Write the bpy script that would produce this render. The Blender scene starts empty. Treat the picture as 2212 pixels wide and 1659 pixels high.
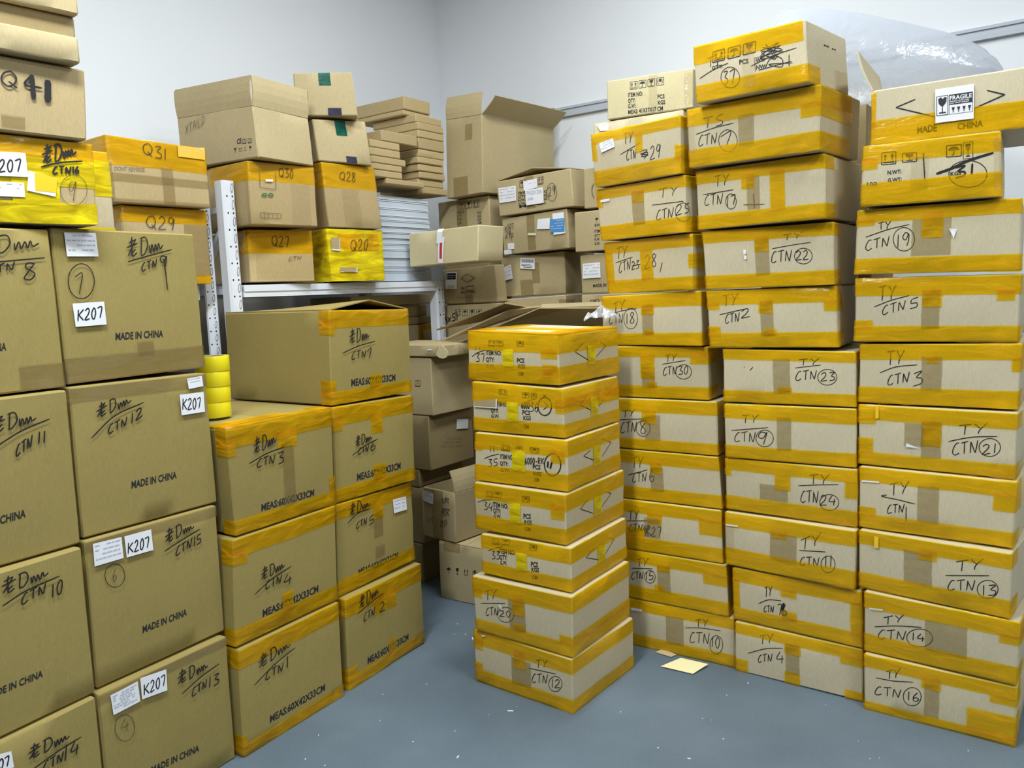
import bpy, bmesh, math, random
from mathutils import Vector, noise
sc = bpy.context.scene
# ---------------------------------------------------------------- camera
W_PX, H_PX, F_PX = 2212, 1659, 1750.47
cam_d = bpy.data.cameras.new('camera'); cam = bpy.data.objects.new('camera', cam_d)
sc.collection.objects.link(cam); sc.camera = cam
cam_d.sensor_fit = 'HORIZONTAL'; cam_d.sensor_width = 36.0; cam_d.lens = 36.0 * F_PX / W_PX
cam_d.clip_start = .02
PITCH, ROLL = 0.113866, -0.039816
from mathutils import Matrix
_c, _s, _cr, _sr = math.cos(PITCH), math.sin(PITCH), math.cos(ROLL), math.sin(ROLL)
_f = Vector((0, _c, -_s)); _u = Vector((0, _s, _c)); _r = Vector((1, 0, 0))
_r2 = _r * _cr + _u * _sr; _u2 = -_r * _sr + _u * _cr
cam.matrix_world = Matrix(((_r2.x, _u2.x, -_f.x, 0), (_r2.y, _u2.y, -_f.y, 0), (_r2.z, _u2.z, -_f.z, 1.37586), (0, 0, 0, 1)))
# ---------------------------------------------------------------- world, lamps, exposure
w = bpy.data.worlds.new('world'); sc.world = w; w.use_nodes = True
w.node_tree.nodes['Background'].inputs[0].default_value = (.80, .88, 1, 1)
w.node_tree.nodes['Background'].inputs[1].default_value = .25
def area(name, loc, rot, sx, sy, power, col):
    l = bpy.data.lights.new(name, 'AREA'); l.shape = 'RECTANGLE'; l.size = sx; l.size_y = sy; l.energy = power; l.color = col
    o = bpy.data.objects.new(name, l); o.location = loc; o.rotation_euler = rot; sc.collection.objects.link(o); return o
LAMP = (.94, 1, 1.02)
area('ceiling_lamp_key', (-.75, 1.0, 3.5), (0, 0, math.radians(-35)), .3, 1.2, 87, LAMP)
area('added_corner_lamp', (.25, 2.75, 3.5), (0, 0, math.radians(-35)), .3, 1.2, 43, LAMP)  # added lamp, brightens the walls around the room corner
area('ceiling_lamp_fill', (1.5, 1.0, 3.5), (0, 0, math.radians(-35)), .3, 1.2, 34, LAMP)
area('ceiling_lamp_rear', (2.6, -1.2, 3.5), (0, 0, math.radians(-35)), .3, 1.2, 80, LAMP)
sc.view_settings.view_transform = 'Standard'; sc.view_settings.look = 'None'
sc.view_settings.gamma = 1; sc.view_settings.use_curve_mapping = False
sc.view_settings.exposure = 0.22
# ---------------------------------------------------------------- materials
def new_mat(name):
    m = bpy.data.materials.new(name); m.use_nodes = True
    return m, m.node_tree, m.node_tree.nodes['Principled BSDF']
def N(nt, typ, **k):
    n = nt.nodes.new(typ)
    for a, v in k.items():
        if isinstance(a, str) and hasattr(n, a): setattr(n, a, v)
    return n
def kraft(name, col, rough=.75, grain=1.0):
    m, nt, b = new_mat(name)
    tc = N(nt, 'ShaderNodeTexCoord'); mp = N(nt, 'ShaderNodeMapping'); mp.inputs['Scale'].default_value = (1, 1, .25)
    oi = N(nt, 'ShaderNodeObjectInfo')
    n1 = N(nt, 'ShaderNodeTexNoise'); n1.inputs['Scale'].default_value = 260; n1.inputs['Detail'].default_value = 3
    n2 = N(nt, 'ShaderNodeTexNoise'); n2.inputs['Scale'].default_value = 5; n2.inputs['Detail'].default_value = 4
    nt.links.new(tc.outputs['Object'], mp.inputs[0]); nt.links.new(mp.outputs[0], n1.inputs['Vector']); nt.links.new(tc.outputs['Object'], n2.inputs['Vector'])
    r1 = N(nt, 'ShaderNodeMapRange'); r1.inputs[3].default_value = 1 - .16 * grain; r1.inputs[4].default_value = 1 + .16 * grain
    r2 = N(nt, 'ShaderNodeMapRange'); r2.inputs[3].default_value = .9; r2.inputs[4].default_value = 1.1
    r3 = N(nt, 'ShaderNodeMapRange'); r3.inputs[3].default_value = .93; r3.inputs[4].default_value = 1.07
    nt.links.new(n1.outputs[0], r1.inputs[0]); nt.links.new(n2.outputs[0], r2.inputs[0]); nt.links.new(oi.outputs['Random'], r3.inputs[0])
    q = N(nt, 'ShaderNodeMath', operation='MULTIPLY'); nt.links.new(r1.outputs[0], q.inputs[0]); nt.links.new(r2.outputs[0], q.inputs[1])
    q2 = N(nt, 'ShaderNodeMath', operation='MULTIPLY'); nt.links.new(q.outputs[0], q2.inputs[0]); nt.links.new(r3.outputs[0], q2.inputs[1])
    mx = N(nt, 'ShaderNodeVectorMath', operation='SCALE'); mx.inputs[0].default_value = col
    nt.links.new(q2.outputs[0], mx.inputs['Scale']); nt.links.new(mx.outputs[0], b.inputs['Base Color'])
    b.inputs['Roughness'].default_value = rough; b.inputs['Specular IOR Level'].default_value = .25
    bp = N(nt, 'ShaderNodeBump'); bp.inputs['Strength'].default_value = .12; bp.inputs['Distance'].default_value = .002
    nt.links.new(n2.outputs[0], bp.inputs['Height']); nt.links.new(bp.outputs[0], b.inputs['Normal'])
    return m
def film(name, diff, tint, dmix, rough=.28, wrinkle=.25):
    """see-through packing tape: part dyed film, part tinted see-through, glossy on top"""
    m, nt, b = new_mat(name)
    nt.nodes.remove(b); out = nt.nodes['Material Output']
    tc = N(nt, 'ShaderNodeTexCoord'); mp = N(nt, 'ShaderNodeMapping'); mp.inputs['Scale'].default_value = (9, 9, 34)
    ns = N(nt, 'ShaderNodeTexNoise'); ns.inputs['Scale'].default_value = 1; ns.inputs['Detail'].default_value = 5; ns.inputs['Distortion'].default_value = .8
    nt.links.new(tc.outputs['Object'], mp.inputs[0]); nt.links.new(mp.outputs[0], ns.inputs['Vector'])
    bp = N(nt, 'ShaderNodeBump'); bp.inputs['Strength'].default_value = wrinkle; bp.inputs['Distance'].default_value = .006
    nt.links.new(ns.outputs[0], bp.inputs['Height'])
    mr = N(nt, 'ShaderNodeMapRange'); mr.inputs[1].default_value = .3; mr.inputs[2].default_value = .7; mr.inputs[3].default_value = .86; mr.inputs[4].default_value = 1.12
    nt.links.new(ns.outputs[0], mr.inputs[0])
    sc_ = N(nt, 'ShaderNodeVectorMath', operation='SCALE'); sc_.inputs[0].default_value = diff; nt.links.new(mr.outputs[0], sc_.inputs['Scale'])
    d = N(nt, 'ShaderNodeBsdfDiffuse'); nt.links.new(sc_.outputs[0], d.inputs[0]); nt.links.new(bp.outputs[0], d.inputs['Normal'])
    t = N(nt, 'ShaderNodeBsdfTransparent'); t.inputs[0].default_value = (*tint, 1)
    a = N(nt, 'ShaderNodeMixShader'); m2 = N(nt, 'ShaderNodeMapRange'); m2.inputs[1].default_value = .32; m2.inputs[2].default_value = .68; m2.inputs[3].default_value = dmix * .55; m2.inputs[4].default_value = min(1, dmix * 1.5); nt.links.new(ns.outputs[0], m2.inputs[0]); nt.links.new(m2.outputs[0], a.inputs[0]); nt.links.new(t.outputs[0], a.inputs[1]); nt.links.new(d.outputs[0], a.inputs[2])
    g = N(nt, 'ShaderNodeBsdfGlossy'); g.inputs['Roughness'].default_value = rough; nt.links.new(bp.outputs[0], g.inputs['Normal'])
    fr = N(nt, 'ShaderNodeFresnel'); fr.inputs[0].default_value = 1.46; nt.links.new(bp.outputs[0], fr.inputs['Normal'])
    fm = N(nt, 'ShaderNodeMath', operation='MULTIPLY'); fm.inputs[1].default_value = .8; nt.links.new(fr.outputs[0], fm.inputs[0])
    mn = N(nt, 'ShaderNodeMath', operation='MINIMUM'); mn.inputs[1].default_value = .14; nt.links.new(fm.outputs[0], mn.inputs[0]); fm = mn
    z = N(nt, 'ShaderNodeMixShader'); nt.links.new(fm.outputs[0], z.inputs[0]); nt.links.new(a.outputs[0], z.inputs[1]); nt.links.new(g.outputs[0], z.inputs[2])
    nt.links.new(z.outputs[0], out.inputs[0]); return m
def plain(name, col, rough=.6, metal=0, noise_amp=0, nscale=30, spec=.4):
    m, nt, b = new_mat(name); b.inputs['Roughness'].default_value = rough; b.inputs['Metallic'].default_value = metal; b.inputs['Specular IOR Level'].default_value = spec
    if noise_amp:
        tc = N(nt, 'ShaderNodeTexCoord'); n1 = N(nt, 'ShaderNodeTexNoise'); n1.inputs['Scale'].default_value = nscale; n1.inputs['Detail'].default_value = 5
        nt.links.new(tc.outputs['Object'], n1.inputs['Vector'])
        r = N(nt, 'ShaderNodeMapRange'); r.inputs[3].default_value = 1 - noise_amp; r.inputs[4].default_value = 1 + noise_amp; nt.links.new(n1.outputs[0], r.inputs[0])
        mx = N(nt, 'ShaderNodeVectorMath', operation='SCALE'); mx.inputs[0].default_value = col; nt.links.new(r.outputs[0], mx.inputs['Scale']); nt.links.new(mx.outputs[0], b.inputs['Base Color'])
    else: b.inputs['Base Color'].default_value = (*col, 1)
    return m
M = dict(
    k=kraft('kraft_board', (.46, .37, .205)), ko=kraft('olive_kraft_board', (.315, .245, .08)), kp=kraft('pale_kraft_board', (.60, .52, .31)),
    kd=kraft('dark_shaded_kraft_board', (.30, .23, .11)), kb=kraft('brown_kraft_board', (.46, .35, .18)), kg=kraft('grey_kraft_board', (.56, .485, .33)),  # dark kraft holds the shade of the dim gap in its colour
    inside=kraft('board_inside', (.40, .31, .17)),
    o=film('orange_tape_film', (.98, .53, .012), (1.0, .845, .06), .25, .22, .7), y=film('yellow_tape_film', (.88, .70, .01), (.95, .82, .04), .62, .25, .5),
    t=film('brown_clear_tape_film', (.36, .29, .15), (.90, .86, .76), .2, .33, .3), w=film('clear_tape_film', (.6, .55, .4), (.99, .98, .95), .03, .14, .5),
    g=film('green_tape_film', (.005, .12, .085), (.03, .35, .25), .75), v=film('violet_tape_film', (.06, .055, .10), (.3, .3, .45), .8),
    ink=plain('black_marker_ink', (.012, .010, .012), .55), inkp=plain('pen_ink', (.06, .045, .03), .6), inkr=plain('red_ink', (.25, .03, .02), .6), inkg=plain('green_ink', (.03, .14, .05), .6),
    inkl=plain('pale_print_ink', (.22, .17, .11), .7), paper=plain('white_paper', (.80, .81, .86), .6), pgrey=plain('grey_print', (.48, .49, .58), .7),
    pyl=plain('yellow_slip', (.9, .55, .02), .4), pol=plain('orange_slip', (.85, .46, .05), .4), pbl=plain('blue_slip', (.06, .27, .62), .5), pcr=plain('cream_slip', (.75, .68, .5), .6),
    prd=plain('red_print', (.5, .03, .05), .6), pgw=plain('grey_white_label', (.78, .78, .80), .5), black=plain('black_print', (.02, .02, .025), .6),
    rack=plain('white_rack_paint', (.70, .73, .80), .35), hole=plain('dark_hole', (.012, .012, .015), .8), slot=plain('slot_shade', (.20, .21, .25), .6),
    panel2=plain('white_panel_sheet', (.66, .69, .78), .45), pyp=plain('pale_yellow_paper', (.80, .72, .40), .7), panel=plain('grey_panel_edge', (.52, .58, .66), .5, 0, .06, 8), roll=None)
# ---------------------------------------------------------------- object helpers
COL = sc.collection
def link(name, me, mats, parent=None):
    o = bpy.data.objects.new(name, me); COL.objects.link(o)
    for m in (mats if isinstance(mats, (list, tuple)) else [mats]): me.materials.append(m)
    if parent: o.parent = parent
    return o
def mesh(name, vs, fs, mats, parent=None, smooth=None, mi=None):
    me = bpy.data.meshes.new(name); me.from_pydata([tuple(v) for v in vs], [], fs); me.update()
    if smooth is not None:
        me.shade_smooth(); me.set_sharp_from_angle(angle=math.radians(smooth))
    o = link(name, me, mats, parent)
    if mi: me.polygons.foreach_set('material_index', mi)
    return o
def thing(name, label, cat, loc=(0, 0, 0), rz=0, group=None):
    o = bpy.data.objects.new(name, None); COL.objects.link(o); o.empty_display_size = .05
    o.location = loc; o.rotation_euler = (0, 0, rz); tag(o, label, cat, group); return o
def tag(o, label, cat, group=None):
    o['label'] = label; o['category'] = cat
    if group: o['group'] = group
    return o
class MB:
    def __init__(s): s.v = []; s.f = []; s.mi = []
    def add(s, vs, fs, mi=0):
        b = len(s.v); s.v += [Vector(v) for v in vs]; s.f += [tuple(i + b for i in f) for f in fs]; s.mi += [mi] * len(fs)
    def hexa(s, c, mi=0):                                    # 8 corners: bottom 0-3, top 4-7
        s.add(c, [(3, 2, 1, 0), (4, 5, 6, 7), (0, 1, 5, 4), (1, 2, 6, 5), (2, 3, 7, 6), (3, 0, 4, 7)], mi)
    def box(s, lo, hi, mi=0):
        (a, b, c), (d, e, f) = lo, hi
        s.hexa([(a, b, c), (d, b, c), (d, e, c), (a, e, c), (a, b, f), (d, b, f), (d, e, f), (a, e, f)], mi)
    def slab(s, pts, th, mi=0):                              # polygon given thickness along its own normal
        P = [Vector(p) for p in pts]; n = Vector((0, 0, 0)); k = len(P)
        for i in range(k): n += (P[i] - P[0]).cross(P[(i + 1) % k] - P[0])
        n.normalize(); q = [p - n * th for p in P]
        s.add(P + q, [tuple(range(k)), tuple(range(2 * k - 1, k - 1, -1))] + [(i, i + k, (i + 1) % k + k, (i + 1) % k) for i in range(k)], mi)
    def bar(s, a, b, wx, wy, up=(0, 0, 1), mi=0):
        a, b = Vector(a), Vector(b); d = (b - a).normalized(); u = Vector(up); x = d.cross(u).normalized(); y = x.cross(d)
        c = lambda p: [p + x * i * wx / 2 + y * j * wy / 2 for i, j in ((-1, -1), (1, -1), (1, 1), (-1, 1))]
        s.hexa(c(a) + c(b), mi)
    def build(s, name, mats, parent=None, smooth=None): return mesh(name, s.v, s.f, mats, parent, smooth, s.mi)
# ---------------------------------------------------------------- hand lettering: strokes in a unit box, y up
G = {
'T': (.8, "0,.93 .8,1", ".42,.98 .36,0"), 'Y': (.75, "0,1 .3,.55", ".75,1 .3,.4 .22,0"), 'C': (.7, ".7,.95 .4,.92 .08,.5 .05,.15 .3,0 .7,.15"),
'N': (.8, "0,0 .1,.9", ".1,.9 .45,.1 .55,.1 .8,.95"), 'S': (.6, ".6,.95 .2,.9 .1,.6 .5,.4 .5,.1 .05,0"), 'D': (.7, ".1,0 .15,1", "0,.95 .5,.95 .7,.5 .4,.05 .05,0"),
'm': (1.3, "0,.5 .1,.05 .25,.5 .4,.1 .55,.5 .7,.12 .85,.5 1.0,.2 1.3,.35"), 'o': (.45, ".25,.5 .02,.25 .2,0 .42,.22 .25,.5"),
'K': (.7, ".1,1 .05,0", ".7,.95 .08,.45", ".2,.5 .7,0"), 'Q': (.75, ".45,1 .1,.8 .02,.35 .3,.05 .6,.2 .7,.65 .45,1", ".35,.3 .75,-.05"),
'A': (.75, "0,0 .35,1 .7,0", ".12,.4 .6,.4"), 'x': (.6, "0,.6 .55,0", ".55,.6 0,0"), 'X': (.7, "0,1 .7,0", ".7,1 0,0"), 'L': (.55, ".1,1 .05,0 .55,.05"), 'I': (.2, ".1,1 .08,0"),
'E': (.6, ".55,1 .05,.95 .05,0 .6,.03", ".05,.5 .45,.52"), 'P': (.6, ".05,0 .1,1", "0,.95 .5,.9 .5,.55 .1,.45"), 'p': (.5, ".05,-.35 .1,.6", ".05,.55 .45,.55 .4,.15 .08,.15"),
'R': (.65, ".05,0 .1,1", "0,.95 .5,.9 .45,.55 .1,.5 .65,0"), 'U': (.65, "0,1 .05,.2 .3,0 .55,.2 .6,1"), 'k': (.5, ".05,1 .03,0", ".5,.55 .05,.3 .5,0"), '-': (.5, ".05,.4 .45,.42"),
'0': (.5, ".3,1 .05,.6 .1,.1 .3,0 .48,.4 .45,.85 .25,1"), '1': (.25, ".15,1 .1,0"), '2': (.6, ".05,.8 .3,1 .5,.8 .35,.45 .02,.02 .6,.06"), '3': (.55, ".05,.95 .5,.95 .2,.58 .5,.4 .45,.08 .02,.02"),
'4': (.6, ".3,1 .02,.4 .6,.42", ".48,.7 .42,0"), '5': (.6, ".15,.95 .1,.55 .5,.5 .5,.12 .02,.02", ".15,.95 .6,1"), '6': (.5, ".4,1 .08,.5 .1,.08 .35,.02 .48,.3 .3,.45 .1,.3"),
'7': (.55, ".02,.9 .55,.97 .32,0"), '8': (.5, ".45,.85 .2,1 .08,.75 .42,.3 .3,.02 .05,.15 .15,.45 .45,.85"), '9': (.5, ".45,.85 .2,1 .05,.7 .25,.5 .46,.9 .4,.4 .3,0"),
'老': (1.0, ".2,.8 .75,.9", ".5,1.1 .42,.6", "0,.5 1.0,.68", ".85,.95 .1,.05", ".5,.42 .42,.1 .6,.02 .9,.15", ".8,.38 .5,.2"),
'快': (1, ".15,.9 .2,0", "0,.6 .3,.55", ".4,.7 .9,.75 .85,.45", ".3,.42 1,.48", ".65,1 .5,.3 .3,0", ".6,.4 1,0"),
'散': (1, ".05,.85 .5,.9", ".15,1 .18,.6", ".38,1 .38,.6", "0,.58 .5,.62", ".1,.45 .1,0", ".1,.45 .42,.45 .42,0", ".65,1 .5,.6", ".55,.75 1,.8", ".9,.75 .5,0", ".65,.5 1,0"),
'卸': (1, ".2,1 .05,.75", ".05,.75 .5,.78", ".28,.75 .28,.1", "0,.5 .5,.52", ".05,.3 .05,.05 .5,.15", ".65,.9 .65,-.2", ".65,.85 .98,.85 .95,.3 .8,.3"),
' ': (.4,),
}
def smooth_poly(pts, n=5):
    if len(pts) < 3: 
        a, b = pts[0], pts[-1]
        return [a.lerp(b, i / 6) for i in range(7)]
    P = [2 * pts[0] - pts[1]] + pts + [2 * pts[-1] - pts[-2]]; out = []
    for i in range(1, len(P) - 2):
        for k in range(n):
            t = k / n; a, b, c, d = P[i - 1:i + 3]
            out.append(.5 * ((2 * b) + (c - a) * t + (2 * a - 5 * b + 4 * c - d) * t * t + (3 * b - a - 3 * c + d) * t ** 3))
    return out + [pts[-1]]
V2 = lambda x, y: Vector((x, y, 0))
def glyph_strokes(text, rnd):
    """strokes of a hand-written word, fitted to a box 1 wide and 1 high"""
    out = []; x = 0
    for ch in text:
        g = G[ch]
        for s in g[1:]:
            out.append([V2(x + float(a.split(',')[0]) + rnd.uniform(-.03, .03), float(a.split(',')[1]) + rnd.uniform(-.03, .03)) for a in s.split()])
        x += g[0] + .18
    wd = max(x - .18, .1)
    if text in ('1', '11', '7'): pass
    return [[V2(p.x / wd, p.y) for p in s] for s in out]
# printed words, from the built-in typeface
_font = {}
def font_mesh(t):
    if t not in _font:
        c = bpy.data.curves.new('word', 'FONT'); c.body = t; c.resolution_u = 2; c.offset = .028
        o = bpy.data.objects.new('word', c); COL.objects.link(o)
        dg = bpy.context.evaluated_depsgraph_get(); me = bpy.data.meshes.new_from_object(o.evaluated_get(dg))
        v = [p.co.copy() for p in me.vertices]; f = [tuple(p.vertices) for p in me.polygons]
        bpy.data.objects.remove(o); bpy.data.curves.remove(c); bpy.data.meshes.remove(me)
        x0, x1 = min(p.x for p in v), max(p.x for p in v); y1 = max(p.y for p in v)
        _font[t] = ([V2((p.x - x0) / (x1 - x0), p.y / y1) for p in v], f)
    return _font[t]
# shipping marks: filled polygons and strokes in a unit box
def _arc(cx, cy, rx, ry, a0, a1, n=10): return [(cx + rx * math.cos(math.radians(a0 + (a1 - a0) * i / n)), cy + ry * math.sin(math.radians(a0 + (a1 - a0) * i / n))) for i in range(n + 1)]
ICON = {
'arrows': ([[(.2, .3), (.3, .3), (.3, .62), (.4, .62), (.25, .88), (.1, .62), (.2, .62)], [(.7, .3), (.8, .3), (.8, .62), (.9, .62), (.75, .88), (.6, .62), (.7, .62)], [(.1, .12), (.9, .12), (.9, .2), (.1, .2)]], []),
'umbrella': ([_arc(.5, .55, .38, .32, 0, 180)], [[(.5, .6), (.5, .18), (.42, .12), (.36, .2)]]),
'glass': ([[(.22, .9), (.78, .9), (.74, .6), (.56, .46), (.44, .46), (.26, .6)], [(.28, .12), (.72, .12), (.72, .19), (.28, .19)]], [[(.5, .5), (.5, .15)]]),
'hands': ([[(.3, .45), (.7, .45), (.7, .85), (.3, .85)]], [[(.1, .8), (.15, .35), (.35, .15)], [(.9, .8), (.85, .35), (.65, .15)]]),
'box': ([], [[(.15, .2), (.85, .2)], [(.2, .5), (.5, .85), (.8, .5)]]), 'tri': ([], [[(.1, .1), (.9, .1), (.5, .9), (.1, .1)]])}
# ---------------------------------------------------------------- the carton
class Carton:
    def __init__(s, root, w, d, h, off, bulge, amp, seed):
        s.root, s.w, s.d, s.h, s.off, s.bulge, s.amp, s.seed = root, w, d, h, off, bulge, amp, Vector((seed * 3.1, seed * 1.7, seed * 2.3)); s.rnd = random.Random(seed); s.layer = 0; s.lid = 0
    def warp(s, P, n, eps=0):
        """the crushed, bulging shape of this box: every part of it follows"""
        x, y, z = P; u = min(max(x / s.w + .5, 0), 1); v = min(max(z / s.h, 0), 1); t = min(max(y / s.d, 0), 1)
        if abs(n.z) < .5: b = s.bulge * math.sin(math.pi * v) * (math.sin(math.pi * u) if abs(n.y) > .5 else math.sin(math.pi * t))
        else: b = 0
        b += s.amp * noise.noise(Vector(P) * 7 + s.seed) * (1 if abs(n.z) < .5 else .3)
        o = s.off; dx = (o[0] * (1 - u) + o[2] * u) * v + (o[6] * (1 - u) + o[4] * u) * (1 - v); dz = (o[1] * (1 - u) + o[3] * u) * v + (o[7] * (1 - u) + o[5] * u) * (1 - v)
        wv = .0026 * max(0, noise.noise(Vector((x * 9, y * 9, z * 3)) + s.seed)) * (2 * v - 1) * abs(2 * v - 1)
        return Vector((x + dx, y, z + dz - (wv if abs(n.z) < .5 and 0 < v < 1 else 0))) + n * (b + eps)
    def surf(s, p, q, eps=0):
        w, d, h = s.w, s.d, s.h
        if p < 0: B, n = Vector((-w / 2, -p, 0)), Vector((-1, 0, 0))
        elif p > w: B, n = Vector((w / 2, p - w, 0)), Vector((1, 0, 0))
        else: B, n = Vector((p - w / 2, 0, 0)), Vector((0, -1, 0))
        if q > h: P, m = B - n * (q - h) + Vector((0, 0, h + s.lid)), Vector((0, 0, 1))
        elif q < 0: P, m = B + n * q, Vector((0, 0, -1))
        else: P, m = B + Vector((0, 0, q)), n
        return s.warp(P, m, eps)
    def body(s, name, mat, z0=0, z1=None, r=.004, open_top=False):
        w, d = s.w, s.d; z1 = s.h if z1 is None else z1; nx = max(3, int(w / .045)); ny = max(3, int(d / .06)); loop = []
        for i in range(nx + 1): loop.append((-w / 2 + r + (w - 2 * r) * i / nx, 0, 0, -1))
        for i in range(ny + 1): loop.append((w / 2, r + (d - 2 * r) * i / ny, 1, 0))
        for i in range(nx + 1): loop.append((w / 2 - r - (w - 2 * r) * i / nx, d, 0, 1))
        for i in range(ny + 1): loop.append((-w / 2, d - r - (d - 2 * r) * i / ny, -1, 0))
        nz = max(2, int((z1 - z0) / .05)); lv = [(z0, r * .8)] + [(z0 + r + (z1 - z0 - 2 * r) * i / nz, 0) for i in range(nz + 1)] + [(z1, r * .8)]
        vs = []; fs = []; k = len(loop)
        for z, ins in lv:
            for x, y, a, b in loop: vs.append(s.warp((x - a * ins, y - b * ins, z), Vector((a, b, 0))))
        for j in range(len(lv) - 1):
            for i in range(k): fs.append((j * k + i, j * k + (i + 1) % k, (j + 1) * k + (i + 1) % k, (j + 1) * k + i))
        fs.append(tuple(range(k - 1, -1, -1)))
        if not open_top: fs.append(tuple((len(lv) - 1) * k + i for i in range(k)))
        else:                                               # the inside of an open box
            b0 = len(vs)
            for z in (z1, z0 + .006):
                for x, y, a, b in loop: vs.append(s.warp((x - a * .006, y - b * .006, z), Vector((a, b, 0))))
            t = (len(lv) - 1) * k
            for i in range(k):
                fs.append((t + i, t + (i + 1) % k, b0 + (i + 1) % k, b0 + i)); fs.append((b0 + i, b0 + (i + 1) % k, b0 + k + (i + 1) % k, b0 + k + i))
            fs.append(tuple(b0 + k + i for i in range(k)))
        return mesh(name, vs, fs, mat, s.root, 35)
    def top_flaps(s, mat, lift=0):
        """two outer flaps closing on the middle of the top; lift raises the seam into a tent"""
        th = .004
        for sg in (-1, 1):
            m = MB(); n = 6; e = s.w / 2 - .002
            for i in range(n):
                y0, y1 = .003 + (s.d - .006) * i / n, .003 + (s.d - .006) * (i + 1) / n
                l0, l1 = [lift * (1 - .85 * y / s.d) for y in (y0, y1)]
                P = [s.warp((sg * a, y, s.h), Vector((0, 0, 1))) + Vector((0, 0, l)) for a, y, l in ((e, y0, 0), (.001, y0, l0), (.001, y1, l1), (e, y1, 0))]
                Q = [p + Vector((0, 0, th)) for p in P]; m.hexa(P + Q if sg < 0 else P[::-1] + Q[::-1])
            m.build('top_flap', mat, s.root)
    def flap(s, edge, length, tilt, mat, skew=0, a0=0, a1=1, name='flap'):
        """an open flap hinged on a top edge; tilt in degrees, 0 upright, positive outwards"""
        w, d, h = s.w, s.d, s.h; E = dict(F=((-w / 2, 0), (w / 2, 0), (0, -1)), R=((w / 2, 0), (w / 2, d), (1, 0)), B=((w / 2, d), (-w / 2, d), (0, 1)), L=((-w / 2, d), (-w / 2, 0), (-1, 0)))[edge]
        n = Vector((*E[2], 0)); A = s.warp((*E[0], h), n); B = s.warp((*E[1], h), n); A, B = A.lerp(B, a0), A.lerp(B, a1); A += (B - A).normalized() * .003; B -= (B - A).normalized() * .003
        t = math.radians(tilt); up = (n * math.sin(t) + Vector((0, 0, math.cos(t)))) * length; sk = (B - A).normalized() * skew
        m = MB(); k = 4
        for i in range(k):
            f0, f1 = i / k, (i + 1) / k; bend = lambda f: n * .006 * math.sin(f * math.pi)
            m.slab([A + (up + sk) * f0 + bend(f0), B + (up - sk) * f0 + bend(f0), B + (up - sk) * f1 + bend(f1), A + (up + sk) * f1 + bend(f1)], .005)
        return m.build(name, mat, s.root)
    def tape(s, kind, p0, p1, q0, q1):
        s.layer += 1; eps = .0008 + .00035 * s.layer + (.0006 if kind in 'w' else 0)
        def cuts(a, b, marks, step):
            c = [a]; ms = sorted(x for m in marks for x in (m - .0008, m + .0008) if a < x < b)
            for x in ms + [b]:
                n = max(1, int((x - c[-1]) / step)); c0 = c[-1]; c += [c0 + (x - c0) * i / n for i in range(1, n + 1)]
            return c
        P = cuts(p0, p1, (0, s.w), .022); Q = cuts(q0, q1, (0, s.h), .018)
        if kind in 'oy' and len(P) > 3:                     # hand-torn, slightly wavering edges
            jit = s.rnd.uniform(-.004, .004)
        else: jit = 0
        vs = []
        for j, q in enumerate(Q):
            for i, p in enumerate(P):
                e = eps + .0011 * max(0, noise.noise(Vector((p * 30, q * 55, s.layer)) + s.seed)); qq = q
                if kind in 'oy' and 0 < q < s.h and j in (0, len(Q) - 1): qq = q + jit * (i / max(1, len(P) - 1) - .5) + .0012 * noise.noise(Vector((p * 25, s.layer, 0)) + s.seed)
                pp = p
                if 0 < p < s.w and i in (0, len(P) - 1): pp = p + .0015 * noise.noise(Vector((q * 60, s.layer, 5)) + s.seed)
                vs.append(s.surf(pp, qq, e))
        k = len(P); fs = [(j * k + i, j * k + i + 1, (j + 1) * k + i + 1, (j + 1) * k + i) for j in range(len(Q) - 1) for i in range(k - 1)]
        nm = {'o': 'orange_tape', 'y': 'yellow_tape', 't': 'clear_tape', 'w': 'clear_tape', 'g': 'green_tape', 'v': 'violet_tape'}[kind]
        o = mesh(nm, vs, fs, M[kind], s.root, 60); return o
    def strokes(s, list_, eps):
        """list_: (points in (p,q), half width) -> ribbons lying on the box"""
        vs = []; fs = []
        for pts, hw in list_:
            S = smooth_poly(pts); b = len(vs); n = len(S)
            for i, p in enumerate(S):
                t = (S[min(i + 1, n - 1)] - S[max(i - 1, 0)]); L = t.length or 1e-6; t /= L; k = hw * (1 if 0 < i < n - 1 else .7) * (1 + .15 * noise.noise(Vector((i * .7, b, 0))))
                for sg in (-1, 1): vs.append(s.surf(p.x - t.y * k * sg, p.y + t.x * k * sg, eps))
            fs += [(b + 2 * i, b + 2 * i + 1, b + 2 * i + 3, b + 2 * i + 2) for i in range(n - 1)]
        return vs, fs
def aff(a, b, u): 
    A, B, U = V2(*a), V2(*b), V2(*u)
    return lambda q: A + (B - A) * q.x + U * q.y
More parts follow.
